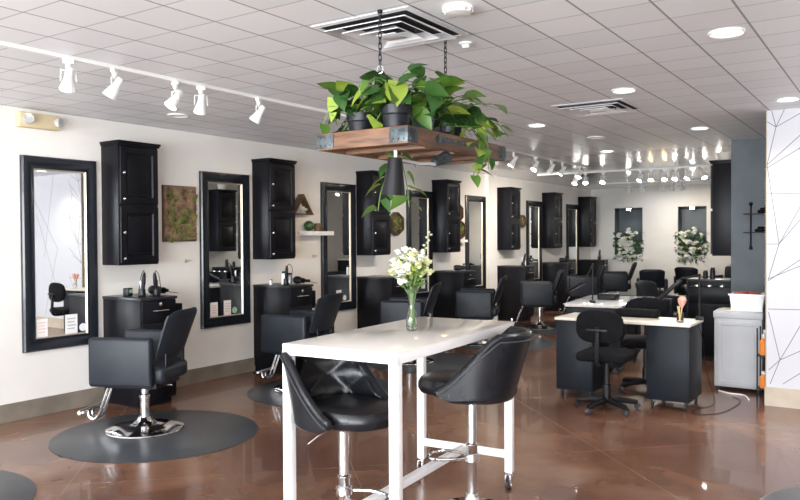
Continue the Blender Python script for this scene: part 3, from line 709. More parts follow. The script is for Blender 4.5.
# ------------------------------------------------------------------ ceiling fixtures
def vent(cx, cy, s, label):
    v = tag(empty('ceiling_vent', (cx, cy, H)), label, 'ceiling vent', 'square ceiling air vents')
    def fr(w, z0, z1, th):  # sloped square louvre ring
        t = bmesh.new(); A = [t.verts.new((sx * w, sy * w, z0)) for sx, sy in ((-1, -1), (1, -1), (1, 1), (-1, 1))]
        w2 = w - th; B = [t.verts.new((sx * w2, sy * w2, z1)) for sx, sy in ((-1, -1), (1, -1), (1, 1), (-1, 1))]
        C_ = [t.verts.new((sx * w2, sy * w2, z1 + .004)) for sx, sy in ((-1, -1), (1, -1), (1, 1), (-1, 1))]
        D_ = [t.verts.new((sx * w, sy * w, z0 + .004)) for sx, sy in ((-1, -1), (1, -1), (1, 1), (-1, 1))]
        for P, Q in ((A, B), (B, C_), (C_, D_), (D_, A)):
            for i in range(4): t.faces.new((P[i], P[(i + 1) % 4], Q[(i + 1) % 4], Q[i]))
        bmesh.ops.recalc_face_normals(t, faces=t.faces)
        return t
    MB().box(-s * .93, s * .93, -s * .93, s * .93, -.004, -.001).build('backing', M['void'], v)
    MB().add(fr(s, -.008, -.012, s * .10)).build('frame', M['vent'], v)
    for k, w in enumerate((.84, .62, .40)): MB().add(fr(s * w, -.030 - .004 * k, -.006, s * .19)).build('louvre', M['vent'], v)
    MB().box(-s * .2, s * .2, -s * .2, s * .2, -.04, -.036, .002).build('centre_plate', M['vent'], v)
    MB().tube([(s * .5, 0, -.01), (s * .5, 0, -.035)], .004, 6).build('screw', M['void'], v)
vent(3.875, 3.27, .30, 'large square ceiling vent above the hanging rack')
vent(3.965, 6.22, .30, 'square ceiling vent in the middle of the room, near the lit downlights')
def downlight(x, y, lit, label, pw=0):
    d = tag(empty('recessed_light', (x, y, H)), label, 'recessed ceiling light', 'recessed ceiling lights')
    MB().lathe([(.095, -.001), (.095, -.007), (.086, -.012), (.072, -.004), (.072, -.001)], 32, cap=False).build('trim_ring', M['fixture'], d)
    MB().lathe([(.072, -.004), (0, -.004)], 28, cap=False).build('lens', M['lens'] if lit else M['dimlens'], d)
    if lit:
        L_ = bpy.data.lights.new('downlight', 'SPOT'); L_.energy = pw; L_.spot_size = R(130); L_.spot_blend = .8; L_.shadow_soft_size = .07; L_.color = (1, .95, .88)
        o = bpy.data.objects.new('downlight_lamp', L_); col.objects.link(o); o.location = (0, 0, -.03); o.parent = d
DL = [(5.323, 4.348, 1, 'lit recessed ceiling light at the upper right, largest of them'), (4.371, 5.62, 1, 'lit recessed ceiling light just above the second ceiling vent'), (3.123, 6.876, 1, 'lit recessed ceiling light right of the hanging plants'),
      (4.39, 8.05, 1, 'lit recessed ceiling light in front of the slate column'), (5.338, 6.764, 1, 'lit recessed ceiling light just in front of the white patterned partition'), (3.292, 8.091, 0, 'dim recessed ceiling light beyond the second ceiling vent'),
      (.775, 4.433, 0, 'unlit recessed ceiling light near the cream wall, above the first cabinet'), (2.95, 9.495, 1, 'lit recessed ceiling light in front of the far light tracks')]
for x, y, lit, lb in DL: downlight(x, y, lit, lb, 40)
sd = tag(empty('smoke_detector', (4.352, 3.135, H)), 'round white slotted smoke detector on the ceiling right of the big vent', 'smoke detector')
MB().lathe([(0, 0), (.072, 0), (.074, -.012), (.060, -.030), (.030, -.034), (0, -.034)], 32).build('housing', M['fixture'], sd)
sl = MB()
for k in range(12): sl.box(.052, .071, -.006, .006, -.026, -.010, M4=Matrix.Rotation(k * PI / 6, 4, 'Z') @ T(.0015, 0, -.001))
sl.build('slots', M['metalgrey'], sd)
sk = tag(empty('ceiling_sprinkler', (4.06, 3.74, H)), 'small white sprinkler cap on the ceiling behind the rack chain', 'sprinkler')
MB().lathe([(0, 0), (.04, 0), (.04, -.006), (.022, -.012), (.018, -.028), (0, -.028)], 20).build('cap', M['fixture'], sk)

# tracks and heads
def track(x0, y0, x1, y1, label):
    L_ = math.hypot(x1 - x0, y1 - y0)
    t = tag(MB().box(0, L_, -.018, .018, -.026, -.001, .002).build('light_track', M['fixture'], smooth=False), label, 'light track')
    t.location = (x0, y0, H); t.rotation_euler = (0, 0, math.atan2(y1 - y0, x1 - x0)); return t
track(1.98, 1.2, 2.0, 11.4, 'long white ceiling light track running parallel to the cream wall')
track(.75, 12.34, 4.40, 12.34, 'nearer white ceiling light track crossing the back of the salon')
track(.95, 15.2, 4.40, 15.2, 'farther white ceiling light track crossing the back of the salon')
def make_head(name, bulb, lit):
    root = tag(empty(name), '', 'track light', 'white track light heads')
    MB().box(-.03, .03, -.014, .014, -.030, -.002, .003).lathe([(.016, -.055), (.016, -.03), (0, -.03)], 14).build('adapter', M['fixture'], root)
    h = MB().lathe([(0, .085), (.020, .085), (.026, .075), (.028, .03), (.034, .0), (.050, -.055), (.054, -.075), (.047, -.075), (.044, -.05)], 24, T(0, 0, -.125, R(35), 0, 0) @ Matrix.Scale(.86, 4)).build('housing', M['fixture'], root)
    MB().tube([(-.042, 0, -.075), (-.045, 0, -.135)], .004, 6).tube([(.042, 0, -.075), (.045, 0, -.135)], .004, 6).tube([(-.045, 0, -.07), (.045, 0, -.07)], .005, 6).tube([(0, 0, -.055), (0, 0, -.072)], .006, 8).build('yoke', M['fixture'], root)
    MB().lathe([(0, -.072), (.030, -.070), (.044, -.058), (.044, -.05), (0, -.05)], 20, T(0, 0, -.125, R(35), 0, 0) @ Matrix.Scale(.86, 4)).build('bulb', bulb, root)
    return root
hd = make_head('track_light', M['bulb'], 1)
hw = make_head('track_light', M['warmbulb'], 1)
def spot(x, y, z, aim, pw, colr=(1, .96, .9), size=75, parent=None):
    L_ = bpy.data.lights.new('spot', 'SPOT'); L_.energy = pw; L_.spot_size = R(size); L_.spot_blend = .7; L_.shadow_soft_size = .035; L_.color = colr
    o = bpy.data.objects.new('track_spot', L_); col.objects.link(o); o.location = (x, y, z)
    o.rotation_euler = (Vector(aim) - Vector((x, y, z))).to_track_quat('-Z', 'Y').to_euler()
# rz such that the head (tilted: beam towards +Y local after R(35) about X) points where wanted
def heads(lst, names, fh=[True], fw2=[True]):
    for (x, y, rz, warm, pw, aim), lb in zip(lst, names):
        proto, f = (hw, fw2) if warm else (hd, fh)
        place(proto, f[0], (x, y, H - .02), rz, lb); f[0] = False
        if pw: 
            a = Vector(aim); p = Vector((x, y, H - .16)); d = (a - p).normalized()
            spot(*(p + d * .10), aim, pw, (1, .80, .58) if warm else (1, .96, .9))
near = [(1.985, 2.62), (1.99, 2.93), (1.995, 3.40), (2.0, 3.62), (2.01, 4.18)]
nl = ['white track light head farthest left, above the first mirror', 'second white track light head from the left', 'third white track light head from the left, hanging straight', 'fourth white track light head from the left', 'fifth white track light head from the left, above the bark panel']
heads([(x, y, [R(70), R(120), R(170), R(60), R(110)][i], 0, 8, (0., y + (-.3, .5, .2, -.2, .6)[i], 1.5)) for i, (x, y) in enumerate(near)], nl)
mid = [(2.0, 5.75, 1), (2.0, 6.65, 1), (2.0, 7.5, 1), (2.0, 8.25, 0), (2.0, 8.72, 0), (2.0, 9.40, 0), (2.0, 9.95, 1), (2.0, 10.35, 0), (2.0, 11.05, 0)]
ml = ['warm track light behind the potted plants, left one', 'warm track light behind the potted plants, middle one', 'warm track light behind the potted plants, right one', 'lit track light touching the right end of the hanging rack', 'track light right of the hanging rack, second of its row', 'lit track light, third right of the hanging rack', 'warm amber track light behind the hanging rack row', 'lit track light just right of the amber one', 'last track light on the row behind the hanging rack']
heads([(x, y, R(80 + 40 * (i % 3)), w, (16, 16, 16, 30, 30, 60, 90, 90, 90)[i], (0.1, y + (.3 if i < 5 else 2.2), 1.2)) for i, (x, y, w) in enumerate(mid)], ml)
ta = [(1.45, 0), (1.62, 0), (1.93, 0), (2.55, 0), (2.72, 1), (2.93, 1), (3.10, 0), (3.30, 0), (3.52, 0), (3.75, 0)]
tl = ['leftmost lit track light on the nearer crossing track', 'second lit track light on the nearer crossing track', 'third lit track light on the nearer crossing track', 'fourth track light on the nearer crossing track', 'amber track light on the nearer crossing track, left one',
      'brightest amber track light on the nearer crossing track', 'track light right of the brightest amber one', 'eighth track light on the nearer crossing track', 'ninth track light on the nearer crossing track', 'track light nearest the slate wall cabinet']
heads([(x, 12.34, R((160, 200, 175, 150, 185, 190, 170, 140, 220, 180)[i]), w, 28 if i % 2 else 0, (x + .2, 10.2, .8)) for i, (x, w) in enumerate(ta)], tl)
tbk = [(1.50, 0), (1.74, 0), (2.14, 0), (2.34, 0), (2.52, 1)]
tl = ['leftmost track light on the farther crossing track', 'second track light on the farther crossing track', 'lowest hanging track light on the farther crossing track', 'fourth track light on the farther crossing track', 'amber track light on the farther crossing track']
heads([(x, 15.2, R((20, -10, 30, 10, -20)[i]), w, 40 if i in (0, 2, 4) else 0, (x, 17.1, 1.4)) for i, (x, w) in enumerate(tbk)], tl)

# ------------------------------------------------------------------ things on the cream wall
el = tag(empty('emergency_light', (0, 3.39, 2.44)), 'beige emergency light box with two round lamps high on the cream wall', 'emergency light')
MB().box(.002, .07, 0, .36, 0, .125, .01, 3).build('housing', M['beige'], el)
for y, s in ((.07, 1), (.31, 1)):
    MB().lathe([(.0, -.0), (.025, 0), (.04, .025), (.042, .05), (.038, .055)], 24, T(.07, y, .065, 0, R(90), R(-15 if y < .2 else 30)), cap=False).lathe([(0, .047), (.039, .052)], 24, T(.07, y, .065, 0, R(90), R(-15 if y < .2 else 30)), cap=False).build('lamp', M['clearlens'], el)
def displaced_panel(w, h, d, seed, nu=26, nv=34):
    rng = random.Random(seed); t = bmesh.new(); V = {}
    for i in range(nu + 1):
        for j in range(nv + 1):
            y = w * i / nu + rng.uniform(-.002, .002); z = h * j / nv + rng.uniform(-.002, .002)
            e_ = 0 if i in (0, nu) or j in (0, nv) else 1
            V[i, j] = t.verts.new((d * .4 + e_ * rng.uniform(0, d * .6), y, z))
    B = {k: t.verts.new((.002, v.co.y, v.co.z)) for k, v in V.items() if k[0] in (0, nu) or k[1] in (0, nv)}
    for i in range(nu):
        for j in range(nv): f = t.faces.new((V[i, j], V[i + 1, j], V[i + 1, j + 1], V[i, j + 1]))
    for i in range(nu):
        for j in (0, nv): t.faces.new((V[i, j], V[i + 1, j], B[i + 1, j], B[i, j]))
    for j in range(nv):
        for i in (0, nu): t.faces.new((V[i, j], V[i, j + 1], B[i, j + 1], B[i, j]))
    bmesh.ops.recalc_face_normals(t, faces=t.faces)
    return t
mp_ = tag(empty('moss_wall_art', (0, 4.86, 1.475)), 'rectangular bark and green moss wall panel between the first two bays', 'wall art')
MB().box(.002, .02, 0, .42, 0, .565, .002).build('backing', M['darkwood'], mp_)
MB().add(displaced_panel(.40, .545, .05, 2)).build('bark', M['bark'], mp_, loc=(.015, .01, .01))
rng = random.Random(7); mm = MB()
for q in range(90):
    y, z = rng.uniform(.02, .39), rng.uniform(.02, .54)
    if (z > .30 and y > .16) and rng.random() < .8: continue
    mm.sphere((.05, y, z), rng.uniform(.015, .04), (.5, 1, 1), 1)
mm.build('moss', M['moss'], mp_)['kind'] = 'stuff'
# floating shelf with succulent
fs = tag(MB().box(.002, .14, 0, .52, 0, .05, .003).build('floating_shelf', M['white'], smooth=False), 'white floating wall shelf between second cabinet and third mirror', 'shelf'); fs.location = (0, 6.88, 1.535)
sc_ = tag(empty('potted_succulent', (.07, 7.0, 1.585)), 'round green moss-like succulent on the white floating shelf', 'plant')
sc_m = MB().sphere((0, 0, .065), .062, (1, 1, 1), 3); rng = random.Random(1)
for v in sc_m.bm.verts: v.co = v.co * (1 + rng.uniform(-.03, .05))
sc_m.build('foliage', M['leaf2'], sc_)
dp = tag(MB().lathe([(.045, 0), (.055, .06), (.05, .10), (.045, .10), (.04, .02), (0, .02)], 20).build('dark_jar', M['darkwood']), 'dark brown jar beside the succulent on the white floating shelf', 'jar'); dp.location = (.07, 7.17, 1.585)
tri = tag(empty('triangle_shelf', (0, 6.70, 1.785)), 'dark wooden triangular wall shelf above the white floating shelf', 'shelf')
t = bmesh.new(); 
def tri_frame(parent):
    O = [(0, 0), (.36, 0), (.18, .25)]; c_ = (.18, .085); I = [(c_[0] + (a - c_[0]) * .80, c_[1] + (b2 - c_[1]) * .80) for a, b2 in O]
    for k in range(3):
        a, b2, c2, d2 = O[k], O[(k + 1) % 3], I[(k + 1) % 3], I[k]
        MB().prism([a, b2, c2, d2], .002, .10, 'x').build('board', M['darkwood'], parent, smooth=False)
tri_frame(tri)
wf_ = bmesh.new(); rng = random.Random(9)
for q in range(5): blossom(wf_, Vector((.06 + rng.uniform(-.01, .01), .20 + rng.uniform(-.05, .05), .06 + rng.uniform(-.02, .02))), .035, rng, 2)
o = wrap(wf_, 'white_flower', [M['petal'], M['petal2'], M['petal3']], None); tag(o, 'small white silk flower bunch sitting in the triangular shelf', 'flowers'); o.location = (0, 6.72, 1.785)
def hexagon(y, z, r, label, moss=True, d=.09):
    h = tag(empty('hexagon_shelf', (0, y, z)), label, 'wall shelf', 'hexagon wall shelves')
    for k in range(6):
        a, b2 = k * PI / 3 + PI / 6, (k + 1) * PI / 3 + PI / 6
        MB().prism([(r * math.cos(a), r * math.sin(a)), (r * math.cos(b2), r * math.sin(b2)), ((r - .02) * math.cos(b2), (r - .02) * math.sin(b2)), ((r - .02) * math.cos(a), (r - .02) * math.sin(a))], .002, d, 'x').build('board', M['darkwood'], h, smooth=False)
    if moss:
        mb = MB(); rng = random.Random(int(y * 10))
        for q in range(46):
            a, rr2 = rng.uniform(0, 2 * PI), rng.uniform(0, r * .78); mb.sphere((.045, rr2 * math.cos(a), rr2 * math.sin(a)), rng.uniform(.02, .035), (.9, 1, 1), 1)
        mb.build('moss', M['moss'], h)['kind'] = 'stuff'
hexagon(8.93, 1.70, .17, 'hexagon wooden wall frame filled with green moss behind the flower vase')
hexagon(10.72, 1.90, .15, 'upper empty hexagon wall shelf left of the pilaster', False)
hexagon(10.80, 1.62, .15, 'lower hexagon wall shelf with moss left of the pilaster', True)
hexagon(13.22, 1.80, .12, 'small hexagon moss frame beyond the pilaster')
fs2 = tag(MB().box(.002, .13, 0, .32, 0, .04, .003).build('floating_shelf', M['white'], smooth=False), 'small white floating shelf left of the pilaster', 'shelf'); fs2.location = (0, 10.60, 1.42)
def hook(y, z, lb):
    h = tag(empty('wall_hook', (0, y, z)), lb, 'wall hook', 'small brass wall hooks')
    MB().box(.001, .006, -.012, .012, -.02, .02, .001).tube([(.005, 0, .0), (.04, 0, 0), (.05, 0, .02)], .005, 6).tube([(.03, -.05, 0), (.03, .05, 0)], .004, 6).build('hook', M['champagne'], h)
hook(5.16, 1.275, 'small brass wall hook beside the second mirror'); hook(7.15, 1.278, 'small brass wall hook below the white floating shelf'); hook(9.12, 1.30, 'small brass wall hook behind the vase'); hook(13.2, 1.33, 'small brass wall hook beyond the pilaster')
# cards at the foot of mirrors
def card(y, z, w, h, m1, lb, round_=False):
    c = tag(empty('notice_card', (.012, y, z)), lb, 'card', 'small cards at the foot of the mirrors')
    if round_: MB().lathe([(w / 2, 0), (w / 2, .0015), (0, .0015)], 20, T(0, w / 2, h / 2, 0, PI / 2, 0)).build('sheet', m1, c)
    else:
        MB().box(0, .0015, 0, w, 0, h).build('sheet', M['paper'], c, smooth=False)
        for k in range(4): MB().box(.0015, .0019, w * .15, w * (.85 - .1 * (k % 2)), h * (.75 - .17 * k), h * (.81 - .17 * k)).build('printed_line', m1, c, smooth=False)
MZ = .555 + .116
card(3.545, MZ, .10, .155, M['pink'], 'pink-printed card in the lower left corner of the nearest mirror'); card(3.81, MZ, .115, .17, M['cartgrey'], 'grey-printed card at the foot of the nearest mirror')
card(3.945, MZ, .07, .09, M['whitegloss'], 'small round white sticker at the foot of the nearest mirror', True)
card(5.47, MZ, .10, .15, M['pink'], 'pink-printed card left at the foot of the second mirror'); card(5.66, MZ, .10, .16, M['pink'], 'pink-printed card right at the foot of the second mirror')
card(5.78, MZ, .07, .09, M['lcd'], 'small round green sticker at the foot of the second mirror', True)
card(7.60, MZ, .10, .15, M['pink'], 'pink-printed card at the foot of the third mirror'); card(7.73, MZ, .07, .09, M['whitegloss'], 'small round white sticker at the foot of the third mirror', True)
card(9.66, MZ + .05, .10, .15, M['cartgrey'], 'white card at the foot of the mirror behind the vase')

# ------------------------------------------------------------------ tools on the stations
def timer(x, y, z, lb):
    t = tag(empty('desk_timer', (x, y, z), R(25)), lb, 'timer')
    MB().box(-.03, .03, -.04, .04, 0, .075, .01, 3).build('housing', M['black'], t); MB().box(.030, .0325, -.028, .028, .03, .06).build('screen', M['lcd'], t)
def curling_iron(x, y, z, rz, lb):
    t = tag(empty('curling_iron', (x, y, z), rz), lb, 'curling iron', 'curling irons standing on the stations')
    MB().lathe([(.035, 0), (.038, .008), (.03, .015), (.028, .07), (.022, .072)], 20, cap=False).lathe([(0, .0), (.035, 0)], 20, cap=False).build('stand', M['black'], t)
    MB().lathe([(0, .03), (.016, .03), (.017, .11), (.020, .12), (.016, .19), (.010, .22), (0, .222)], 16, T(0, 0, 0, R(10), 0, 0)).build('grip', M['black'], t)
    MB().tube([(0, -.03, .205), (.02, -.06, .235), (.05, -.07, .20), (.055, -.05, .12), (.05, -.02, .04), (.03, 0, .012)], .0035, 6, smooth=5).build('cord', M['black'], t)
    MB().box(-.006, .006, .012, .03, .08, .15, .003).build('clamp', M['silver'], t)
def dryer(x, y, z, rz, lb, lying=True):
    t = tag(empty('hair_dryer', (x, y, z), rz), lb, 'hair dryer', 'black hair dryers on the stations')
    MB().lathe([(0, -.07), (.030, -.068), (.043, -.045), (.045, .0), (.036, .05), (.026, .09), (.024, .09), (.022, .05), (0, .045)], 24, T(0, 0, .046, 0, PI / 2, 0)).build('barrel', M['black'], t)
    MB().tube([(-.02, .03, .04), (-.035, .09, .035), (-.04, .17, .03)], .017, 12, smooth=3).build('grip', M['black'], t)
    MB().lathe([(.026, .085), (.028, .09), (.03, .12), (.026, .12), (.023, .09)], 20, T(0, 0, .046, 0, PI / 2, 0), cap=False).build('nozzle', M['black'], t)
    MB().lathe([(.040, -.052), (.034, -.071), (0, -.073)], 20, T(0, 0, .046, 0, PI / 2, 0), cap=False).build('rear_grille', M['silver'], t)
    MB().tube([(-.04, .17, .03), (-.045, .21, .012), (.0, .24, .005), (.05, .22, .005)], .003, 6, smooth=4).build('cord', M['black'], t)
ZT = .981
timer(.22, 4.30, ZT, 'small black digital timer with green screen on the nearest station')
curling_iron(.40, 4.32, ZT, R(200), 'black curling iron in a stand, left one on the nearest station')
curling_iron(.47, 4.42, ZT, R(30), 'black curling iron in a stand, right one on the nearest station')
o = dryer(.50, 4.40, ZT, R(-100), 'x') if False else None
dryer(.33, 4.52, ZT - .0, R(0), 'black hair dryer at the right end of the nearest station')
dryer(.42, 6.40, ZT, R(-20), 'black hair dryer on the station beside the white floating shelf')
def canister(x, y, z, r, h, m_, lb, nm='canister', cap='black', cat='bottle'):
    t = tag(empty(nm, (x, y, z)), lb, cat, 'bottles and canisters on the stations')
    MB().lathe([(0, 0), (r, 0), (r * 1.02, .005), (r, h * .78), (r * .8, h * .84)], 18, cap=False).build('body', m_, t)
    MB().lathe([(r * .8, h * .82), (r * .82, h * .98), (r * .6, h), (0, h)], 18, cap=False).build('cap', M[cap], t)
canister(.33, 6.26, ZT, .026, .15, M['whitegloss'], 'white canister on the second station'); canister(.36, 6.33, ZT, .028, .13, M['silver'], 'silver canister on the second station')
canister(.22, 6.17, ZT, .02, .06, M['metalgrey'], 'short grey tin on the second station'); curling_iron(.42, 6.20, ZT, 1., 'black curling iron on the second station')
k = 0
for i in (2, 3, 4, 5, 6):
    y = BY[i]
    canister(.40, y + .30, ZT, .025, .11 + .01 * (i % 3), M[('whitegloss', 'silver', 'tub', 'black', 'silver')[k]], 'small bottle on the black station, ' + WH[i])
    if i in (4, 6): curling_iron(.42, y + .20, ZT, .5 * i, 'black curling iron on the station, ' + WH[i])
    if i in (3, 5): dryer(.36, y + .30 - .12, ZT, R(20), 'black hair dryer on the station, ' + WH[i])
    k += 1
canister(4.2, 9.62, ZT, .03, .14, M['black'], 'black bottle on the station behind the slate column'); canister(4.1, 9.70, ZT, .028, .10, M['black'], 'short black jar on the station behind the slate column')

# ------------------------------------------------------------------ nail desks
def make_desk(w, topmat):
    root = tag(empty('nail_desk'), '', 'desk', 'slate nail desks with two pedestals')
    MB().box(0, w, 0, .52, .725, .75, .004).build('worktop', topmat, root)
    for x0, x1 in ((.01, .36), (w - .37, w - .01)):
        pd = MB().box(x0, x1, .02, .50, .075, .725, .004).build('pedestal', M['blueblack'], root)
        MB().box(x0 + .01, x1 - .01, .012, .02, .09, .715, .003).build('door', M['blueblack'], root)
        for x in (x0 + .04, x1 - .04):
            for y in (.07, .45):
                MB().box(x - .012, x + .012, y - .012, y + .012, .045, .077, .002).lathe([(.017, -.012), (.026, -.010), (.026, .010), (.017, .012)], 16, T(x, y, .026, 0, PI / 2, 0)).build('caster', M['caster'], root)
    return root
d1 = make_desk(1.215, M['birch']); d1.location = (3.40, 6.63, 0); d1['label'] = 'slate nail desk with a pale wood top in front of the slate column'
d2 = dup(d1); d2.location = (3.60, 8.02, 0); d2.rotation_euler = (0, 0, R(97)); d2.scale = (1.1, 1.2, 1); d2['label'] = 'second nail desk covered by a white sheet, behind the first'
cl = MB().box(-.01, 1.22, -.01, .53, .7505, .757, .002).build('desk_cover', M['whitegloss']); tag(cl, 'glossy white sheet covering the second nail desk', 'desk cover'); cl.location = (3.60, 8.02, 0); cl.rotation_euler = (0, 0, R(97)); cl.scale = (1.1, 1.2, 1)
pad = tag(empty('hand_rest', (4.06, 7.02, .751)), 'black padded hand rest on the first nail desk', 'hand rest'); MB().box(-.20, .20, -.055, .055, .0, .075, .025, 3).build('cushion', M['blackmatt'], pad)
blk = tag(empty('nail_dryer', (3.22, 8.72, .758)), 'black nail dryer box on the white desk cover', 'nail dryer'); MB().box(-.11, .11, -.09, .09, 0, .07, .02, 3).build('housing', M['black'], blk); MB().box(-.07, .07, -.095, -.089, .008, .045).build('opening', M['void'], blk)
def make_office():
    root = tag(empty('task_chair'), '', 'task chair', 'black task chairs at the nail desks')
    for k in range(5):
        a = 2 * PI * k / 5 + .3; lg = MB().tube([(.03 * math.cos(a), .03 * math.sin(a), .085), (.16 * math.cos(a), .16 * math.sin(a), .075), (.27 * math.cos(a), .27 * math.sin(a), .058)], [.028, .024, .018], 8, smooth=3).build('leg', M['black'], root)
        MB().lathe([(.014, -.018), (.025, -.014), (.025, .014), (.014, .018)], 14, T(.27 * math.cos(a), .27 * math.sin(a), .026, 0, PI / 2, a + .7)).build('caster', M['caster'], root)
    MB().lathe([(.034, .06), (.034, .22), (.024, .225), (.024, .42), (0, .42)], 18).build('column', M['black'], root)
    MB().box(-.10, .10, -.08, .08, .41, .435, .004).build('mechanism', M['black'], root)
    MB().box(-.22, .22, -.215, .215, .435, .515, .035, 4).build('seat', M['blackmatt'], root)
    MB().tube([(-.08, 0, .425), (-.25, 0, .425), (-.285, 0, .50), (-.27, 0, .74)], [.02, .02, .02, .02], 8, smooth=4).box(-.30, -.275, -.09, .09, .71, .73, .003).build('back_bar', M['black'], root)
    t = bmesh.new(); n_ = 36; rings = []
    for s_, x in ((0, -.255), (.75, -.252), (.95, -.245), (1, -.228), (.95, -.208), (.7, -.198), (0, -.195)):
        if s_ == 0: rings.append([t.verts.new((x - .0, 0, .745))]); continue
        ring = []
        for i in range(n_):
            a = 2 * PI * i / n_; e_ = 3.; ca, sa = math.cos(a), math.sin(a); rad = 1 / ((abs(ca) / .205) ** e_ + (abs(sa) / .14) ** e_) ** (1 / e_) * s_
            ring.append(t.verts.new((x + .10 * (rad * ca) ** 2 / .205, rad * ca, .745 + rad * sa)))
        rings.append(ring)
    for a, b2 in zip(rings, rings[1:]):
        for i in range(n_):
            j = (i + 1) % n_
            if len(a) == 1: t.faces.new((a[0], b2[j], b2[i]))
            elif len(b2) == 1: t.faces.new((a[i], a[j], b2[0]))
            else: t.faces.new((a[i], a[j], b2[j], b2[i]))
    bmesh.ops.recalc_face_normals(t, faces=t.faces); MB().add(t).build('backrest', M['blackmatt'], root)
    return root
of = make_office(); place(of, True, (3.985, 6.38, 0), R(92), 'black task chair with oval back in front of the first nail desk')
place(of, False, (4.03, 7.40, 0), R(-75), 'black task chair on the far side of the first nail desk')
def lamp(x, y, z, pts, lb):
    global last_lamp
    l_o = tag(empty('desk_lamp', (x, y, z)), lb, 'desk lamp', 'black jointed desk lamps')
    MB().box(-.03, .03, -.025, .025, 0, .03, .004).build('clamp', M['black'], l_o)
    mb = MB().tube([(0, 0, .02)] + pts[:1], .009, 8)
    for a, b2 in zip(pts, pts[1:]): mb.tube([a, b2], .007, 8)
    mb.build('arm', M['black'], l_o)
    jj = MB()
    for p in pts[:-1]: jj.sphere(p, .015, sub=2)
    jj.build('joint', M['black'], l_o)
    p, q = Vector(pts[-2]), Vector(pts[-1]); d = (q - p).normalized()
    MB().box(-.16, .12, -.022, .022, -.016, .016, .008, M4=Matrix.Translation(q) @ rot_to(d)).build('lamp_head', M['black'], l_o); last_lamp = l_o; return l_o
lampA = lamp(4.60, 7.06, .751, [(0, 0, .40), (-.14, -.02, .37), (-.27, 0, .25)], 'tall black jointed lamp clamped to the right end of the first nail desk')
lamp(3.22, 8.18, .758, [(0, 0, .43), (-.10, -.02, .22), (-.22, .02, .16)], 'black jointed lamp standing on the second nail desk')
jb = tag(empty('brush_jar', (4.50, 6.78, .751)), 'clear jar of peach makeup brushes at the right of the first nail desk', 'jar of brushes')
MB().lathe([(0, 0), (.028, 0), (.030, .01), (.030, .08), (.027, .08), (.026, .01), (0, .008)], 20, cap=False).build('jar', M['glass'], jb)
for k, (a, t_, m_) in enumerate(((0, .12, 'peach'), (1.5, .2, 'peach'), (3, .15, 'handle'), (4.4, .1, 'handle'))):
    R4 = T(0, 0, 0, 0, t_, a)
    MB().lathe([(0, .015), (.005, .015), (.006, .14), (.0, .142)], 8, R4).build('brush_handle', M['handle'] if k != 1 else M['black'], jb)
    if m_ == 'peach': MB().lathe([(.008, .13), (.028, .175), (.032, .20), (.018, .225), (0, .228)], 14, R4).build('bristles', M['peach'], jb)
# ------------------------------------------------------------------ cart, tub, bottles
ct = tag(empty('storage_cart', (4.58, 7.78, 0)), 'grey plastic storage cart beside the white patterned partition', 'cart')
MB().box(0, .43, .0, .42, .035, .735, .012, 3).build('body', M['cartgrey'], ct); MB().box(-.008, .438, -.008, .428, .70, .77, .012, 3).build('lid', M['cartgrey'], ct)
MB().frame(.36, .60, [(0, 0), (0, .008), (.03, .008), (.035, .002), (.035, 0)], T(.035, 0, .07, 0, 0, -PI / 2)).box(.06, .37, -.003, .0, .1, .64).build('door', M['cartgrey'], ct)
for x in (.04, .39):
    for y in (.05, .37): MB().lathe([(.0, 0), (.018, 0), (.018, .036), (0, .036)], 12, T(x, y, 0)).build('foot', M['caster'], ct)
tu = tag(empty('plastic_tub', (4.86, 7.98, .771)), 'white rectangular plastic tub of red-brown items on the grey cart', 'tub')
MB().prism([(-.135, 0), (.135, 0), (.155, .165), (.147, .165), (.128, .008), (-.128, .008), (-.147, .165), (-.155, .165)], -.12, .12, 'y').box(-.14, .14, -.125, -.118, 0, .165, .001).box(-.14, .14, .118, .125, 0, .165, .001).box(-.165, .165, -.135, -.125, .15, .168, .002).box(-.165, .165, .125, .135, .15, .168, .002).build('tub', M['tub'], tu, smooth=False)
rng = random.Random(3); q_ = MB()
for k in range(26): q_.box(-.03, .03, -.02, .02, -.01, .01, .004, M4=T(rng.uniform(-.11, .11), rng.uniform(-.09, .09), rng.uniform(.145, .172), rng.uniform(-.4, .4), rng.uniform(-.4, .4), rng.uniform(0, 3)))
q_.build('contents', M['red'], tu)
pp = tag(MB().box(0, .16, 0, .2, 0, .006).build('folded_paper', M['birch'], smooth=False), 'beige folded paper beside the tub on the grey cart', 'paper'); pp.location = (4.585, 7.85, .771)
rkk = tag(empty('wire_rack', (5.012, 7.47, 0)), 'narrow black rack in the gap between cart and white partition', 'rack')
for x in (0, .095):
    for y in (0, .18): MB().tube([(x, y, 0), (x, y, .66)], .006, 8).build('post', M['black'], rkk)
for z in (.10, .40): MB().box(-.006, .101, -.006, .186, z, z + .012, .002).build('shelf', M['black'], rkk)
for k, (x, z, h) in enumerate(((5.06, .413, .19), (5.06, .113, .15), (5.06, .413, .22))):
    t = tag(empty('spray_bottle', (x, 7.515 + (.09 if k == 2 else 0), z)), ('orange bottle on the upper level of the narrow black rack, front one', 'orange bottle on the lower level of the narrow black rack', 'orange bottle on the upper level of the narrow black rack, rear one')[k], 'bottle')
    MB().lathe([(0, 0), (.034, 0), (.036, .01), (.035, h * .65), (.014, h * .8), (.014, h * .85)], 18, cap=False).build('body', M['orange'], t); MB().lathe([(.018, h * .82), (.018, h), (0, h)], 14, cap=False).build('cap', M['tub'], t)
cd = MB().tube([(4.60, 7.0, .76 - .03), (4.64, 7.02, .55), (4.66, 7.05, .3), (4.72, 7.1, .06), (4.72, 7.0, .006), (4.62, 6.7, .005), (4.70, 6.6, .005), (4.85, 6.8, .005), (4.90, 7.3, .005), (4.80, 7.50, .005)], .003, 6, smooth=8).build('power_cord', M['black'], lampA); cd.location = (-4.60, -7.06, -.751)
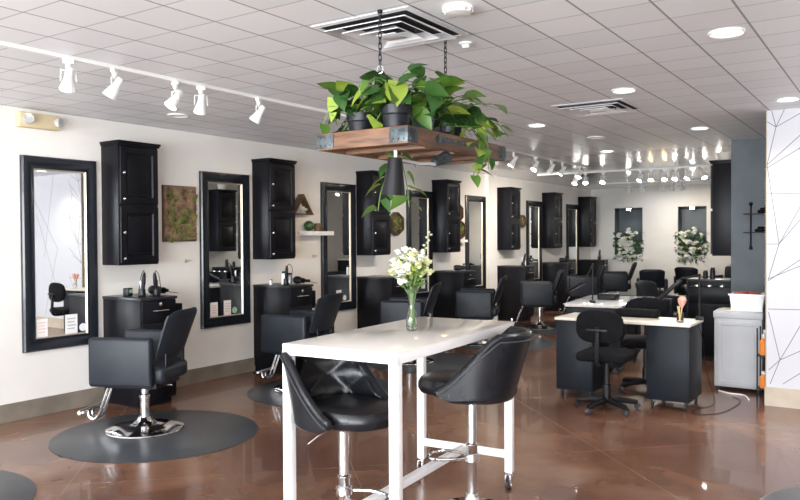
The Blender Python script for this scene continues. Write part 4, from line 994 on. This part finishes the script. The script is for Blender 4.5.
cd2 = MB().tube([(4.64, 7.70, .008), (4.75, 7.62, .008), (4.88, 7.60, .008), (4.95, 7.42, .008)], .008, 8, smooth=6).build('extension_lead', M['tub'])
tag(cd2, 'white power cable on the floor in front of the grey cart', 'cord')
# wall shelf on the slate column
bs = tag(empty('tiered_shelf', (4.675, 9.28, 1.36)), 'two-tier black iron wall shelf on the slate column', 'wall shelf')
MB().tube([(0, -.012, 0), (0, -.012, .50)], .009, 8).sphere((0, -.012, .50), .022).sphere((0, -.012, 0), .022).build('bracket', M['black'], bs)
for z in (.17, .38): MB().box(-.06, .30, -.13, -.002, z, z + .012, .002).build('shelf', M['black'], bs)
for k, (x, z, w) in enumerate(((4.82, 1.36 + .182, .09), (4.84, 1.36 + .392, .08))):
    s_ = tag(empty('folded_cloth', (x, 9.21, z + .002)), ('black folded cloth on the lower tier of the iron wall shelf', 'black folded cloth on the upper tier of the iron wall shelf')[k], 'cloth')
    MB().box(-w, w, -.05, .05, 0, .035, .012, 3).box(-w * .7, w * .7, -.045, .045, .033, .06, .012, 3).build('cloth', M['blackmatt'], s_)
# low white counter seen at far right
cn = tag(empty('side_counter', (3.75, 13.2, 0)), 'dark side counter with a pale top beyond the right-hand station', 'counter')
MB().box(.0, .72, 0, .6, 0, 1.0, .004).build('body', M['blueblack'], cn); MB().box(-.02, .725, -.02, .62, 1.0, 1.03, .004).build('worktop', M['birch'], cn)
bx = tag(empty('woven_basket', (4.33, 9.66, 2.396)), 'pale basket on top of the slate wall cabinet', 'basket'); MB().lathe([(.07, 0), (.10, .09), (.105, .10), (.095, .10), (.065, .01), (0, .01)], 20, cap=False).build('basket', M['birch'], bx)

# ------------------------------------------------------------------ niche bouquets and their lamps
for i, (a, b2) in enumerate(N):
    cx = (a + b2) / 2
    nb = tag(empty('flower_arrangement', (cx, YB + .04, z0 + .013)), ('left', 'right')[i] + '-hand niche arrangement of white roses and green leaves on the back wall', 'flower arrangement', 'white flower arrangements in the back wall niches')
    MB().lathe([(0, 0), (.07, 0), (.10, .10), (.09, .17), (.085, .17), (.09, .1), (0, .02)], 22, T(0, .08, 0), cap=False).build('bowl', M['white'], nb)
    rng = random.Random(30 + i); fb = bmesh.new(); gb = bmesh.new()
    for q in range(46):
        x = rng.gauss(0, .17); z = rng.uniform(-.12, .50); lim = .30 if z < .3 else .20
        x = max(-lim, min(lim, x)); y = -.06 - rng.uniform(0, .10) + .12 * (abs(x) / .3) * .2
        blossom(fb, Vector((x, y, z)), rng.uniform(.06, .095), rng, rng.choice((0, 2, 2)))
    for z in (.50, .54, .57): blossom(fb, Vector((rng.uniform(-.08, .08), -.05, z)), .065, rng, 2)
    for q in range(300):
        x = rng.gauss(0, .19); z = rng.uniform(-.14, .52); x = max(-.32, min(.32, x)); a = rng.uniform(0, 2 * PI)
        leaf_faces(gb, Matrix.Translation((x, rng.uniform(-.10, .04) - .02, z)) @ rot_to((math.cos(a), -.5, math.sin(a)), rng.uniform(-1, 1)), rng.uniform(.05, .10), rng.uniform(.025, .045), rng.choice((0, 1, 1)))
    wrap(fb, 'blossoms', [M['petal'], M['petal2'], M['petal3']], nb); wrap(gb, 'foliage', [M['leaf1'], M['leaf2'], M['leaf3']], nb)
    nl_ = tag(empty('niche_light', (cx, YB + .05, z1 - .013)), 'small lit square lamp at the top of the ' + ('left', 'right')[i] + ' flower niche', 'niche light', 'lamps in the flower niches')
    MB().box(-.055, .055, -.04, .04, -.05, 0, .004).build('housing', M['fixture'], nl_); MB().box(-.045, .045, -.042, -.0405, -.045, -.006).build('lens', M['bulb'], nl_)
    spot(cx, YB + .05, z1 - .08, (cx, YB + .1, z0), 2.5, size=120)

# ------------------------------------------------------------------ light
w = bpy.data.worlds.new('daylight'); scene.world = w; w.use_nodes = True
w.node_tree.nodes['Background'].inputs[0].default_value = (.80, .90, 1, 1); w.node_tree.nodes['Background'].inputs[1].default_value = 3.8
def area(name, loc, rot, sx, sy, pw, c):
    L_ = bpy.data.lights.new(name, 'AREA'); L_.shape = 'RECTANGLE'; L_.size = sx; L_.size_y = sy; L_.energy = pw; L_.color = c
    o = bpy.data.objects.new(name, L_); col.objects.link(o); o.location = loc; o.rotation_euler = rot; return o
for i, (a, b2) in enumerate(wx):
    area('window_daylight', ((a + b2) / 2, YF + .05, 1.4), (R(105), 0, 0), b2 - a, 2.05, 290, (.92, .96, 1))

# ------------------------------------------------------------------ camera
cd_ = bpy.data.cameras.new('camera'); cam = bpy.data.objects.new('camera', cd_); col.objects.link(cam)
cd_.sensor_fit = 'HORIZONTAL'; cd_.sensor_width = 36; cd_.lens = 749.76 / 800 * 36; cd_.clip_start = .05; cd_.clip_end = 100
YAW, PIT, ROL = .5923, -.0169, -.0056
cy_, sy_ = math.cos(YAW), math.sin(YAW)
fwv = Vector((-sy_ * math.cos(PIT), cy_ * math.cos(PIT), math.sin(PIT))); rt = Vector((cy_, sy_, 0)); up = rt.cross(fwv)
r2 = rt * math.cos(ROL) + up * math.sin(ROL); u2 = up * math.cos(ROL) - rt * math.sin(ROL)
m4 = Matrix((r2, u2, -fwv)).transposed().to_4x4(); m4.translation = Vector((6.121, 0, 1.5053)); cam.matrix_world = m4
scene.camera = cam
vs = scene.view_settings; vs.view_transform = 'Standard'; vs.look = 'None'; vs.exposure = 0.45; vs.gamma = 1; vs.use_curve_mapping = False
scene.cycles.use_denoising = True
scene.cycles.max_bounces = 8; scene.cycles.diffuse_bounces = 5; scene.cycles.glossy_bounces = 5; scene.cycles.transmission_bounces = 6; scene.cycles.sample_clamp_indirect = 6
